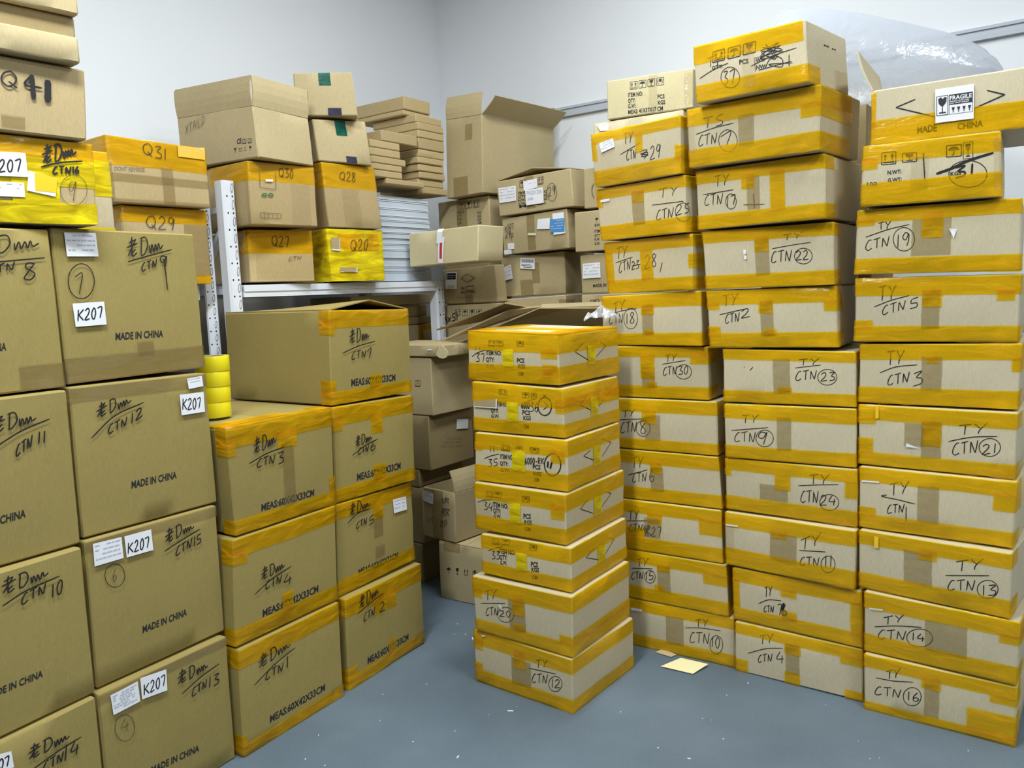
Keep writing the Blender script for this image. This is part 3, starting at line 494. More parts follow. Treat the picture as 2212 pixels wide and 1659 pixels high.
B('cardboard_box','open carton with Chinese handwriting and one flap up, above the marked floor carton','box','brown cartons heaped in the dark gap',(-.3531,3.5749,.2706),-.7237,(.2046,.2301,.2),(.0036,.0022,.0035,-.0009,-.0035,.0001,-.0031,.001),'k',[('t',.0614,.133,.0005,.2296)],[('w','快',(.1242,.1741),(.1731,.1819),(.0012,.0291),.001302,'ink'),('w','散',(.1215,.1095),(.1765,.1228),(.0016,.0397),.001302,'ink'),('w','卸',(.1166,.0608),(.1574,.072),(.0014,.0336),.001302,'ink'),('w','US',(.0283,.0687),(.0702,.0737),(.0012,.0254),.00093,'inkp')],[([(.0023,.2178),(.0762,.2101),(.071,.1595),(-.0002,.1672)],'',3,[])],17,top='o',flaps=[('R',.1,-15),('B',.06,80)],over=1,bulge=.003,amp=.0028)
B('cardboard_box','tape-wrapped box marked Q27 on the shelf beside the perforated post','box','boxes on the white shelf rack',(-.9235,3.3749,1.4531),.7748,(.2915,.217,.4),(.0022,-.0095,-.0003,-.0054,-.0,-.0027,-.003,-.0),'kb',[('o',-.25,.3765,.1193,.2165),('w',.0291,.2857,.0108,.1193)],[('w','Q27',(.1016,.1503),(.1752,.1446),(.0028,.0443),.001302,'ink'),('w','CTN',(.1713,.0879),(.2312,.0968),(.001,.0149),.00093,'inkp')],[],18,over=1,bulge=.003,amp=.0028)
B('cardboard_box','clear-wrapped box marked Q30 on top of the Q27 box','box','boxes on the white shelf rack',(-.8769,3.3184,1.673),.9212,(.3239,.2462,.45),(-.006,-.0065,-.0097,-.0029,-.0083,.002,-.006,.0002),'kb',[('o',-.25,.4089,.1723,.2457),('w',-.25,.4089,.0049,.1723),('w',.1943,.2915,.0049,.1723)],[('w','Q30',(.1388,.1939),(.2089,.1935),(.0033,.0371),.001302,'ink'),('l',[(.0491,.2092),(.0448,.145)],.00093,'inkp'),('l',[(.0448,.145),(.1191,.1415)],.00093,'inkp'),('l',[(.1191,.1415),(.1256,.2155)],.00093,'inkp'),('l',[(.0394,.0459),(.1362,.0469)],.000744,'inkp'),('l',[(.1362,.0469),(.1344,.0273)],.000744,'inkp'),('l',[(.1344,.0273),(.0376,.0256)],.000744,'inkp'),('l',[(.0376,.0256),(.0394,.0459)],.000744,'inkp'),('l',[(.0586,.0456),(.0569,.0259)],.00062,'inkp'),('l',[(.0781,.0465),(.0764,.0267)],.00062,'inkp'),('l',[(.0978,.0474),(.0961,.0275)],.00062,'inkp'),('l',[(.1177,.0483),(.1159,.0283)],.00062,'inkp'),('c',(.0629,.1166),(.0005,.0056),(.0107,.0007),.001984,'inkg'),('c',(.0925,.1184),(.0005,.0057),(.0109,.0007),.001984,'inkg')],[([(.073,.1788),(.1068,.1802),(.106,.1717),(.0723,.1703)],'',0,[])],19,over=1,bulge=.003,amp=.0028)
B('cardboard_box','big open carton with CE mark and flaps standing up, on the Q30 box','box',None,(-1.1238,3.2806,1.9222),-.5172,(.4334,.2008,.3),(-.001,.0007,-.0078,-.0087,.0062,-.0009,.0,.0),'k',[],[('w','XTAILD',(.0471,.1314),(.1648,.16),(.005,.0358),.00093,'inkp'),('t','CE',(.3287,.063),(.3538,.0645),(.0031,.0191),'black'),('i','glass',(.3041,.0303),(.3243,.0302),(.0033,.0208),1,'black'),('i','arrows',(.3312,.0299),(.3512,.0298),(.0033,.0208),1,'black'),('i','box',(.3581,.0296),(.378,.0294),(.0034,.0207),1,'black'),('i','umbrella',(.3848,.0292),(.4045,.0291),(.0034,.0207),1,'black'),('i','tri',(.3585,.0606),(.3785,.0605),(.0028,.0174),0,'black'),('i','tri',(.3875,.0594),(.4065,.0594),(.0029,.0174),0,'black')],[],20,top='o',flaps=[('F',.112,0),('R',.112,2),('L',.11,4),('B',.11,8)],over=1,bulge=.003,amp=.0028)
B('cardboard_box','bright yellow taped box marked Q20 on the shelf edge','box','boxes on the white shelf rack',(-.6675,3.6553,1.4531),.7843,(.2884,.2268,.34),(-.0075,-.0039,.0003,-.0042,-.0007,-.004,.0065,-.004),'kb',[('y',-.238,.3734,.0005,.2263),('o',.0519,.2653,.1315,.2086),('y',-.238,.3734,.0005,.0408)],[('w','Q20',(.1096,.1321),(.2006,.136),(.0054,.0498),.001302,'ink')],[([(.0155,.1893),(.0599,.1871),(.0546,.1317),(.0118,.1345)],'kt','torn',[]),([(.0457,.0608),(.1357,.059),(.1335,.0382),(.0446,.0404)],'kt','torn',[])],21,over=1,bulge=.003,amp=.0028)
B('cardboard_box','clear-wrapped box marked Q28 on top of the yellow Q20 box','box','boxes on the white shelf rack',(-.6697,3.6397,1.6828),.7804,(.2755,.273,.34),(-.0102,-.0013,-.0117,-.0052,.0121,-.0019,.0096,-.0019),'kb',[('o',-.238,.3605,.1693,.2725),('w',-.238,.3605,.0055,.1693),('w',.0826,.1708,.0055,.1693)],[('w','Q28',(.0809,.202),(.1616,.2021),(.006,.0396),.001302,'ink')],[],22,over=1,bulge=.003,amp=.0028)
B('cardboard_box','square carton with green tape, lower of the pair on the Q28 box','box','green-taped square cartons',(-.6911,3.6035,1.9589),.625,(.2475,.1831,.3),(-.0077,-.012,-.0087,-.0005,.0099,-.0032,.0085,.0011),'k',[('g',.099,.1485,.1172,.1826),('v',.1287,.1782,.0005,.0293)],[],[],23,over=1,bulge=.003,amp=.0028)
B('cardboard_box','square carton with green tape, upper of the pair beside the open CE carton','box','green-taped square cartons',(-.7413,3.5458,2.1449),.2236,(.2486,.1803,.3),(-.0004,-.007,-.0068,.0005,.0072,.0015,.0,.0),'k',[('g',.1044,.1541,.1262,.1798),('v',.1293,.1839,.0005,.0324)],[],[],24,over=1,bulge=.003,amp=.0028)
B('cardboard_box','taped box marked Q29, mostly hidden behind the plain brown boxes','box','boxes on the white shelf rack',(-1.2292,2.9813,1.4531),.9512,(.3253,.2729,.36),(.0,-.0023,.0101,-.0009,.0078,-.004,.0,.0),'kb',[('o',-.25,.4103,.2183,.2724),('o',-.25,.4103,.0005,.0327),('t',.2277,.4103,.0273,.2183)],[('w','Q29',(.084,.1989),(.188,.1933),(.0042,.0455),.001302,'ink')],[],25,over=1,bulge=.003,amp=.0028)
B('cardboard_box','taped box marked Q31 and DONT REVERSE above the Q29 box','box','boxes on the white shelf rack',(-1.2146,2.945,1.7289),.9225,(.3728,.2221,.34),(-.0026,.0002,-.0025,-.0059,.0024,.0011,.0025,-.0003),'kb',[('o',-.238,.4578,.1266,.2216),('t',-.238,.4578,.0711,.0999),('t',.1864,.2312,.0005,.1332),('t',-.238,.0112,.0111,.1332),('t',-.238,.4578,.0005,.0155)],[('w','Q31',(.1242,.1725),(.2119,.1595),(.0051,.044),.001302,'ink'),('t','DONT REVERSE',(.0184,.1057),(.1242,.1106),(.0017,.0143),'inkl')],[([(.2599,.2202),(.3698,.2226),(.3651,.1796),(.2579,.1792)],'ol',2,[])],26,over=1,bulge=.003,amp=.0028)
B('cardboard_box','bright yellow taped box marked CTN 16 with K207 paper, on the plain brown stack','box',None,(-1.1794,1.9463,1.582),.8756,(.4303,.2076,.4),(.0,-.001,.003,-.0015,-.003,.0028,.0,.0),'kb',[('y',-.25,.5153,.0934,.1702),('o',-.25,.5153,.1619,.2071),('y',-.25,.5153,.0005,.0519),('y',.2367,.3442,.0457,.1453)],[('w','老Dm',(.3085,.1455),(.3892,.1714),(.0032,.0423),.00217,'ink'),('l',[(.3049,.1378),(.3517,.1528),(.4029,.1617)],.00217,'ink'),('w','CTN16',(.3311,.1231),(.3911,.1298),(.0013,.0181),.00217,'ink'),('c',(.377,.0868),(.0027,.0386),(.0318,.0021),.0005952,'inkp'),('w','9',(.3602,.0524),(.3817,.0636),(.0036,.0502),.000744,'inkp'),('l',[(.2912,.115),(.3092,.1152),(.3274,.1146)],.001302,'ink'),('l',[(.2907,.1085),(.3087,.1086),(.3269,.1081)],.001302,'ink'),('l',[(.2903,.1037),(.3083,.1037),(.3265,.1031)],.001302,'ink'),('l',[(.2895,.0923),(.3075,.0923),(.3257,.0916)],.001302,'ink'),('l',[(.2888,.0842),(.3069,.0841),(.3251,.0834)],.001302,'ink'),('l',[(.2885,.0794),(.3065,.0792),(.3247,.0785)],.001302,'ink')],[([(.2037,.1651),(.2718,.1675),(.2731,.1104),(.1988,.1076)],'',0,[('h','K207',(.1911,.1147),(.2565,.1217),(.0025,.0294),.0016)]),([(.1977,.0952),(.2632,.0959),(.2634,.0618),(.1948,.0609)],'',2,[]),([(.2752,.1255),(.3396,.114),(.3325,.0674),(.2682,.0781)],'',0,[]),([(.2883,.1228),(.3396,.114),(.3345,.0774),(.287,.0793)],'yl',0,[])],27,over=1,bulge=.003,amp=.0028)
B('cardboard_box','clear-wrapped box marked Q41 in thick marker, on the yellow CTN 16 box','box',None,(-1.1968,1.8968,1.7926),.8881,(.5122,.1713,.4),(.0,.0,.0056,.0008,-.0057,.0005,.0,.001),'kb',[('w',.0256,.3073,.0034,.1708),('t',.3176,.3688,.0086,.0377)],[('w','Q',(.321,.1004),(.3549,.1014),(.0022,.0381),.001984,'ink'),('l',[(.3855,.1343),(.3713,.1118),(.4079,.11)],.00279,'ink'),('l',[(.4223,.1313),(.42,.0789)],.00744,'ink'),('l',[(.3871,.1377),(.3887,.0805)],.00558,'ink')],[],28,over=1,bulge=.003,amp=.0028)
B('cardboard_box','narrow box with yellow tape bands behind the yellow CTN 16 box','box',None,(-1.3105,2.5025,1.582),.95,(.26,.2755,.16),(.0,.0,.0,.0,.0,.0,.0,.0),'kg',[('y',.104,.345,.1378,.248),('y',.104,.345,.0005,.0413),('o',.104,.345,.248,.275)],[],[],29,over=1,bulge=.003,amp=.0028)
B('cardboard_box','orange-taped box marked TY circled CTN 10, on the floor, just behind the free-standing column','box','yellow-taped boxes, first column of the big stack',(.5797,2.8952,.0),-.5913,(.4328,.1865,.3687),(.0,-.001,-.0008,-.002,.0015,.0018,.0,.0),'kg',[('t',.1731,.2424,.0373,.1492),('o',-.07,.5178,.1455,.186),('o',-.07,.5178,.0005,.0485)],[('w','TY',(.2876,.1244),(.3388,.1383),(.0007,.0294),.001302,'ink'),('l',[(.2485,.1143),(.3132,.1265),(.3824,.1301)],.001302,'ink'),('w','CTN',(.2655,.0596),(.3405,.0721),(.001,.0428),.001302,'ink'),('w','10',(.3466,.0591),(.3779,.0628),(.0009,.0423),.001302,'ink'),('c',(.3657,.073),(.0008,.0356),(.0237,.0052),.0010416,'ink')],[([(.031,.1527),(.0779,.155),(.0776,.1449),(.0307,.1418)],'',0,[])],30,bulge=.003,amp=.0028)
B('cardboard_box','orange-taped box marked TY circled CTN 15, second up, just behind the free-standing column','box','yellow-taped boxes, first column of the big stack',(.5606,2.906,.1895),-.6003,(.4277,.1894,.3687),(.0,-.001,-.0038,-.0007,.0035,-.0,.0,.001),'kg',[('t',.1625,.2139,.0474,.1516),('o',-.07,.5127,.144,.1889),('o',.1625,.2139,.1269,.1516),('o',.3422,.5127,.1099,.1516),('o',-.07,.5127,.0005,.053),('o',.1497,.1882,.0474,.072)],[('w','TY',(.0772,.1269),(.1261,.1383),(.001,.0333),.001302,'ink'),('l',[(.0545,.1178),(.143,.1312)],.001302,'ink'),('w','CTN',(.0531,.0728),(.1037,.085),(.0009,.0303),.001302,'ink'),('w','15',(.1139,.0801),(.145,.0889),(.0011,.0332),.001302,'ink'),('c',(.1316,.0977),(.0008,.0251),(.022,.0038),.0010416,'ink')],[],31,bulge=.003,amp=.0028)
B('cardboard_box','orange-taped box marked TY CTN 27 beside a scribble, third up, just behind the free-standing column','box','yellow-taped boxes, first column of the big stack',(.5478,2.9153,.382),-.5933,(.4277,.1923,.3687),(.0,-.001,-.0019,-.0003,.0018,.0013,.0,.001),'kg',[('o',-.07,.5127,.1462,.1918),('o',.1411,.201,.1116,.1539),('o',.3422,.5127,.0962,.1539),('o',-.07,.1283,.0385,.0923),('o',-.07,.5127,.0005,.0539),('t',.1283,.1925,.0577,.1346)],[('w','TY',(.0625,.1137),(.1079,.1228),(.001,.0364),.001302,'ink'),('l',[(.0519,.1091),(.14,.1203)],.001302,'ink'),('w','CTN',(.0648,.0678),(.1204,.0786),(.0008,.0299),.001302,'ink'),('w','27',(.1573,.0608),(.1943,.066),(.0011,.0391),.001302,'ink'),('l',[(.1244,.102),(.1439,.0687),(.1273,.0828),(.1516,.0991),(.1302,.0636),(.1574,.0673),(.1226,.0854),(.1484,.1051),(.134,.0772)],.001302,'ink')],[],32,bulge=.003,amp=.0028)
B('cardboard_box','orange-taped box marked TY CTN 6, fourth up, just behind the free-standing column','box','yellow-taped boxes, first column of the big stack',(.5452,2.9284,.5773),-.5984,(.4287,.1898,.3687),(.0,-.001,-.0066,-.0023,.0066,.0018,.0,.001),'kg',[('t',.1629,.2143,.038,.1329),('o',-.07,.5137,.1405,.1893),('o',.1629,.21,.1063,.1518),('o',-.07,.5137,.0005,.0494)],[('w','TY',(.0865,.1175),(.1351,.1253),(.0016,.0424),.001302,'ink'),('l',[(.068,.0896),(.1518,.1184)],.001302,'ink'),('w','CTN',(.0878,.0621),(.1464,.0746),(.0014,.0361),.001302,'ink'),('w','6',(.1564,.0711),(.1769,.0777),(.0024,.0518),.001302,'ink')],[],33,bulge=.003,amp=.0028)
B('cardboard_box','orange-taped box marked TY circled CTN 8, fifth up, just behind the free-standing column','box','yellow-taped boxes, first column of the big stack',(.5388,2.9343,.7701),-.5918,(.4294,.1902,.3687),(.0,-.001,-.0004,.0009,.0007,-.0003,.0,.001),'kg',[('t',.1546,.2147,.038,.1331),('o',-.07,.5144,.1427,.1897),('o',.1417,.1975,.1008,.1522),('o',-.07,.5144,.0005,.0418)],[('w','TY',(.0618,.1177),(.1137,.1268),(.0007,.0258),.001302,'ink'),('l',[(.0475,.1073),(.1608,.1185)],.001302,'ink'),('w','CTN',(.0531,.0558),(.119,.0666),(.0012,.0421),.001302,'ink'),('w','8',(.1324,.0579),(.1595,.0628),(.0013,.0509),.001302,'ink'),('c',(.1465,.081),(.0008,.0304),(.0282,.0017),.0010416,'ink')],[],34,bulge=.003,amp=.0028)
B('cardboard_box','orange-taped box marked TY circled CTN 30, sixth up, just behind the free-standing column','box','yellow-taped boxes, first column of the big stack',(.5266,2.9572,.9633),-.6219,(.4076,.1921,.2187),(.0,-.001,.0,-.001,.0,.0029,.0,.001),'kg',[('t',.1508,.2038,.0384,.1153),('o',-.07,.4926,.1537,.1916),('o',.1467,.2038,.073,.1633),('o',.3424,.4926,.1306,.1729),('o',-.07,.4926,.0005,.0461),('o',.1712,.212,.0384,.0615)],[('w','TY',(.2451,.1352),(.2909,.1421),(.0005,.0248),.001302,'ink'),('l',[(.233,.1269),(.3243,.1427)],.001302,'ink'),('w','CTN',(.2375,.0852),(.29,.0928),(.0006,.0312),.001302,'ink'),('w','30',(.2964,.0898),(.3318,.0938),(.0005,.0309),.001302,'ink'),('c',(.3159,.1008),(.0004,.0264),(.03,.0007),.0010416,'ink')],[],35,bulge=.003,amp=.0028)
B('cardboard_box','orange-taped box marked TY circled CTN 18, level with the white plastic scrap','box','yellow-taped boxes, first column of the big stack',(.5113,2.9626,1.1584),-.6954,(.4088,.1948,.2187),(-.0003,-.0111,.0,-.001,.0,.001,.0,.001),'kg',[('t',.1758,.2208,.039,.1559),('o',-.07,.4938,.1442,.1943),('o',-.07,.4938,.0005,.0468),('o',.1717,.2249,.1169,.1559),('o',.184,.2249,.039,.0584)],[('w','TY',(.0498,.1251),(.1016,.1399),(.0012,.0398),.001302,'ink'),('l',[(.022,.1213),(.1015,.1366),(.1519,.1413)],.001302,'ink'),('w','CTN',(.0298,.0821),(.0929,.0877),(.0012,.0402),.001302,'ink'),('w','18',(.1036,.081),(.1434,.0868),(.0012,.0425),.001302,'ink'),('c',(.1259,.1034),(.0011,.0402),(.03,-.0007),.0010416,'ink')],[],36,bulge=.003,amp=.0028)
B('cardboard_box','orange-taped box with two bare windows, marked TY CTN 28 over a crossed-out 23','box','yellow-taped boxes, first column of the big stack',(.5067,2.9654,1.3563),-.7845,(.3787,.1938,.2187),(-.006,-.0065,.0,-.001,.0,.001,.0086,-.004),'kg',[('o',-.07,.4637,.1512,.1933),('o',-.07,.4637,.0005,.0485),('o',-.07,.0379,.0388,.1551),('o',.1628,.2158,.0388,.1551),('o',.3635,.4637,.0775,.126)],[('w','TY',(.0533,.1254),(.1042,.1343),(.0041,.0437),.001302,'ink'),('l',[(.0484,.1151),(.1288,.1307)],.001302,'ink'),('w','CTN',(.0603,.0746),(.1158,.09),(.0035,.0375),.001302,'ink'),('w','28',(.1793,.083),(.2309,.0889),(.0031,.0486),.001302,'ink'),('w','23',(.1191,.0836),(.1535,.0877),(.0024,.0308),.001302,'ink'),('l',[(.1203,.0978),(.162,.1025)],.001302,'ink'),('l',[(.2443,.067),(.2567,.1023)],.001302,'ink')],[],37,bulge=.003,amp=.0028)
B('cardboard_box',"orange-taped box marked TY circled CTN 25 at its far end, second from its column's top",'box','yellow-taped boxes, first column of the big stack',(.4832,2.957,1.5531),-.8158,(.3872,.1938,.2187),(-.0101,-.0047,.0,-.001,.0,.001,.0102,-.0017),'kg',[('t',.1626,.2169,.0426,.1647),('o',-.07,.4722,.155,.1933),('o',-.07,.4722,.0005,.0543),('o',.1665,.2169,.124,.1647),('o',-.07,.0271,.124,.1647)],[('w','TY',(.2809,.1265),(.3611,.1313),(.0016,.0319),.001302,'ink'),('l',[(.251,.1065),(.4045,.1052)],.001302,'ink'),('w','CTN',(.266,.0506),(.3381,.0563),(.002,.0352),.001302,'ink'),('w','25',(.3488,.061),(.4072,.0637),(.001,.0344),.001302,'ink'),('c',(.3801,.0681),(.0006,.0312),(.0338,-.0033),.0010416,'ink')],[([(.0208,.1517),(.0639,.1527),(.0628,.1435),(.0196,.1424)],'',0,[])],38,bulge=.003,amp=.0028)
B('cardboard_box','orange-taped box marked TY CTN 29 with a crossed-out number, topmost of its column','box','yellow-taped boxes, first column of the big stack',(.4679,2.9469,1.7499),-.8154,(.3861,.1924,.2187),(-.0095,-.0012,.0,.0,.0,.001,.0082,-.0025),'kg',[('o',-.07,.4711,.1539,.1919),('o',-.07,.4711,.0005,.0577),('o',.2008,.2317,.0962,.1635),('o',-.07,.0232,.0962,.1635),('o',.363,.4711,.0481,.0962)],[('w','TY',(.1491,.1305),(.1904,.1338),(.0034,.0406),.001302,'ink'),('l',[(.1313,.1003),(.2192,.1262)],.001302,'ink'),('w','CTN',(.1573,.0745),(.1996,.077),(.0029,.0348),.001302,'ink'),('w','29',(.2604,.0622),(.3035,.0643),(.0024,.0454),.001302,'ink'),('l',[(.2173,.0976),(.2501,.0982),(.2235,.0792),(.2527,.0806),(.2204,.0884),(.2518,.0893),(.2338,.069)],.001302,'ink')],[([(.0396,.1555),(.1065,.1624),(.1111,.1307),(.0473,.1192)],'',3,[])],39,bulge=.003,amp=.0028)
B('cardboard_box','mostly bare box marked TY CTN 4 standing on the floor, tape only at its corners','box','yellow-taped boxes, middle column of the big stack',(.9286,2.6295,.0),-.6421,(.4278,.1833,.3687),(-.0005,-.0009,-.0014,-.0034,.0016,.0037,.0005,.0),'kg',[('t',.1797,.2267,.0367,.1467),('o',-.07,.5128,.143,.1828),('o',.1754,.231,.11,.1467),('o',.1754,.2267,.0005,.044),('o',-.07,.0471,.0005,.0477),('o',.3722,.5128,.0005,.0293),('o',.3593,.5128,.121,.1467)],[('w','TY',(.0898,.1175),(.1371,.1381),(.0004,.034),.001302,'ink'),('l',[(.0474,.0762),(.1104,.1083),(.1699,.1247)],.001302,'ink'),('w','CTN',(.0831,.0508),(.1334,.0696),(.0003,.028),.001302,'ink'),('w','4',(.1479,.064),(.1739,.0706),(.0005,.0431),.001302,'ink')],[],40,bulge=.003,amp=.0028)
B('cardboard_box','orange-taped box marked CTN 76 with thick overwritten 6, second up in the tallest column','box','yellow-taped boxes, middle column of the big stack',(.9244,2.6349,.1863),-.66,(.433,.1923,.3687),(-.0023,-.0028,-.0016,-.0025,.0021,.0001,.0022,.0025),'kg',[('o',-.07,.518,.1442,.1918),('o',-.07,.026,.0481,.1538),('o',.1732,.2252,.1231,.1538),('o',.3984,.518,.0346,.1538),('o',-.07,.518,.0005,.05),('o',.1732,.2252,.0385,.0731)],[('w','TY',(.1162,.1064),(.1428,.1182),(.001,.0369),.001302,'ink'),('l',[(.0935,.0782),(.1307,.1003),(.1743,.1055)],.001302,'ink'),('w','CTN',(.1117,.0502),(.1471,.0582),(.0006,.0248),.001302,'ink'),('w','76',(.1586,.0516),(.1903,.0558),(.0009,.0397),.001302,'ink'),('l',[(.1827,.0994),(.1752,.0706),(.1789,.0544),(.1899,.0618),(.1867,.0719)],.00372,'ink')],[],41,bulge=.003,amp=.0028)
B('cardboard_box','orange-taped box marked circled 11 with brown clear-tape patch, third up in the tallest column','box','yellow-taped boxes, middle column of the big stack',(.9013,2.6409,.3816),-.6902,(.4391,.1958,.3687),(-.0006,-.001,.0016,-.0012,-.002,-.0005,.0002,.0042),'kg',[('t',.1625,.2547,.0489,.1468),('o',-.07,.5241,.1449,.1953),('o',.1669,.2195,.1292,.1566),('o',-.07,.5241,.0005,.0646),('w',-.07,.0351,.0587,.1468)],[('w','TY',(.2679,.1021),(.3331,.1369),(-.0004,.0377),.001302,'ink'),('l',[(.2623,.101),(.3496,.1114)],.001302,'ink'),('w','CTN',(.2656,.0491),(.3289,.0617),(-.0003,.0292),.001302,'ink'),('w','11',(.3452,.0563),(.3719,.0645),(-.0007,.0399),.001302,'ink'),('c',(.3568,.0701),(-.0005,.0284),(.0223,.0044),.0010416,'ink')],[([(.0053,.1516),(.0505,.1528),(.0504,.1479),(.0052,.1467)],'',0,[])],42,bulge=.003,amp=.0028)
B('cardboard_box','orange-taped box marked circled 24 with slanting clear tape, fourth up in the tallest column','box','yellow-taped boxes, middle column of the big stack',(.9116,2.6562,.5804),-.6477,(.4359,.1892,.3687),(-.0016,-.0041,.0,-.001,.0,.0008,.0012,.0048),'kg',[('t',.1221,.218,.053,.1097),('o',-.07,.5209,.1476,.1887),('o',.1744,.2267,.0946,.1513),('o',.401,.5209,.0946,.1513),('o',-.07,.5209,.0005,.053),('o',-.07,.0218,.1286,.1513)],[('w','TY',(.2879,.1237),(.3519,.1338),(.0001,.0346),.001302,'ink'),('l',[(.2525,.1167),(.3148,.1267),(.3806,.1353)],.001302,'ink'),('w','CTN',(.2604,.0592),(.3175,.0669),(.0002,.0409),.001302,'ink'),('w','24',(.3228,.059),(.3731,.063),(.0,.0344),.001302,'ink'),('c',(.352,.0715),(-.0001,.0272),(.0299,.0039),.0010416,'ink')],[],43,bulge=.003,amp=.0028)
B('cardboard_box','orange-taped box marked circled 9, fifth up in the tallest column','box','yellow-taped boxes, middle column of the big stack',(.9096,2.6565,.7725),-.6111,(.4297,.1901,.3687),(-.002,-.0027,.0,.0,.0,.001,.0017,-.0004),'kg',[('t',.1805,.2278,.038,.1521),('o',-.07,.5147,.1407,.1896),('o',-.07,.5147,.0005,.0456)],[('w','TY',(.0627,.1243),(.1205,.1305),(.0007,.0294),.001302,'ink'),('l',[(.0237,.0966),(.1514,.1149)],.001302,'ink'),('w','CTN',(.0345,.0564),(.1077,.0627),(.0009,.0357),.001302,'ink'),('w','9',(.1161,.0487),(.1476,.0568),(.0009,.0467),.001302,'ink'),('c',(.1394,.0766),(.0005,.029),(.0294,.002),.0010416,'ink')],[],44,bulge=.003,amp=.0028)
B('cardboard_box','orange-taped box marked circled 23 with two ticks, sixth up in the tallest column','box','yellow-taped boxes, middle column of the big stack',(.9078,2.6621,.9656),-.6078,(.43,.1852,.3687),(-.0012,-.0013,-.0024,-.0071,.003,.0024,.0019,.0018),'kg',[('t',.172,.2279,.037,.1575),('o',-.07,.515,.15,.1847),('o',-.07,.515,.0005,.0426),('o',.1849,.2322,.037,.0593)],[('w','TY',(.2574,.1333),(.321,.1397),(.0005,.0229),.001302,'ink'),('l',[(.2438,.126),(.3262,.1387)],.001302,'ink'),('w','CTN',(.2455,.0831),(.312,.0912),(.0007,.0316),.001302,'ink'),('w','23',(.3249,.0842),(.3689,.0876),(.0006,.0284),.001302,'ink'),('c',(.3449,.098),(.0006,.0266),(.0293,.001),.0010416,'ink'),('l',[(.0734,.1238),(.0763,.1239)],.001302,'ink'),('l',[(.0933,.1127),(.105,.1248)],.001302,'ink')],[],45,bulge=.003,amp=.0028)
B('cardboard_box','orange-taped box marked CTN 2, seventh up in the tallest column','box','yellow-taped boxes, middle column of the big stack',(.8625,2.6891,1.1539),-.5883,(.4219,.2002,.3638),(-.0053,-.0036,-.0034,-.0028,.0033,.0035,.0055,.0014),'kg',[('t',.1814,.2236,.04,.1601),('o',-.07,.5069,.1501,.1997),('o',-.07,.0422,.1341,.1601),('o',.1772,.2236,.1181,.1601),('o',.3839,.5069,.1221,.1601),('o',-.07,.5069,.0005,.052),('o',-.07,.0422,.04,.0761),('o',.1899,.232,.04,.0641)],[('w','TY',(.0549,.1429),(.1073,.1502),(.0025,.0409),.001302,'ink'),('l',[(.0415,.1156),(.1292,.1334)],.001302,'ink'),('w','CTN',(.0601,.0841),(.1098,.0921),(.0019,.0322),.001302,'ink'),('w','2',(.116,.1007),(.1475,.1059),(.0017,.0318),.001302,'ink')],[],46,bulge=.003,amp=.0028)
B('cardboard_box','orange-taped box marked TY CTN circled 22 with a torn pale patch','box','yellow-taped boxes, middle column of the big stack',(.848,2.6848,1.3571),-.6208,(.4248,.1998,.3337),(-.0065,-.005,-.0005,-.0058,.002,-.0008,.0075,-.0016),'kg',[('t',.1784,.2251,.04,.1599),('o',-.07,.5098,.1599,.1993),('o',.1784,.2251,.1199,.1699),('o',-.07,.5098,.0005,.048)],[('w','TY',(.2711,.151),(.3316,.1576),(.0006,.0191),.001302,'ink'),('l',[(.2352,.1269),(.2944,.1341),(.356,.1397)],.001302,'ink'),('w','CTN',(.2305,.079),(.2955,.0838),(.0016,.0387),.001302,'ink'),('w','22',(.3088,.0841),(.3482,.0852),(.0008,.0299),.001302,'ink'),('c',(.3328,.0969),(.0006,.0254),(.0275,-.0016),.0010416,'ink')],[([(.1422,.1289),(.1501,.1284),(.1504,.1143),(.1425,.1148)],'',0,[]),([(.1428,.1102),(.1502,.1098),(.1506,.0963),(.1426,.0967)],'',0,[])],47,bulge=.003,amp=.0028)
B('cardboard_box','orange-taped box marked TY CTN circled 17 with a small red cross','box','yellow-taped boxes, middle column of the big stack',(.8187,2.6722,1.5599),-.6988,(.43,.1978,.3687),(-.0026,-.0036,-.002,-.0009,.0016,.003,.0031,-.0012),'kg',[('t',.1806,.2236,.0494,.1582),('o',-.07,.515,.1542,.1973),('o',.1634,.2064,.1187,.1681),('o',.258,.3053,.0396,.1681),('o',-.07,.515,.0005,.0475)],[('w','TY',(.0667,.1362),(.1206,.1408),(.0015,.0389),.001302,'ink'),('l',[(.0232,.1171),(.1346,.1209)],.001302,'ink'),('w','CTN',(.0278,.0787),(.0947,.08),(.0015,.0366),.001302,'ink'),('w','17',(.1091,.0673),(.1388,.0725),(.0012,.0332),.001302,'ink'),('c',(.1245,.0834),(.0009,.0248),(.0187,-.0021),.0010416,'ink'),('l',[(.1678,.0677),(.2386,.0617)],.001302,'inkr'),('l',[(.2031,.1009),(.2045,.0518)],.001302,'inkr')],[],48,bulge=.003,amp=.0028)
B('cardboard_box','orange-taped box marked TS CTN circled 7','box','yellow-taped boxes, middle column of the big stack',(.7896,2.6498,1.7607),-.7413,(.4428,.1976,.3313),(-.0043,-.0026,.0036,-.0055,-.0027,.0011,.003,.0043),'kg',[('t',.1815,.2347,.0494,.1482),('o',-.07,.6928,.1383,.1971),('o',-.07,.6928,.0005,.0593),('o',.3852,.6928,.1047,.1482),('w',-.07,.0266,.0494,.1482)],[('w','TS',(.0556,.1247),(.131,.1264),(.0015,.0362),.001302,'ink'),('l',[(.0302,.1101),(.095,.1212),(.1661,.1262)],.001302,'ink'),('w','CTN',(.0377,.0682),(.1054,.0696),(.0016,.0365),.001302,'ink'),('w','7',(.1169,.0513),(.156,.0622),(.0012,.0413),.001302,'ink'),('c',(.1444,.0722),(.0009,.0355),(.0323,-.0048),.0010416,'ink')],[],49,bulge=.003,amp=.0028)
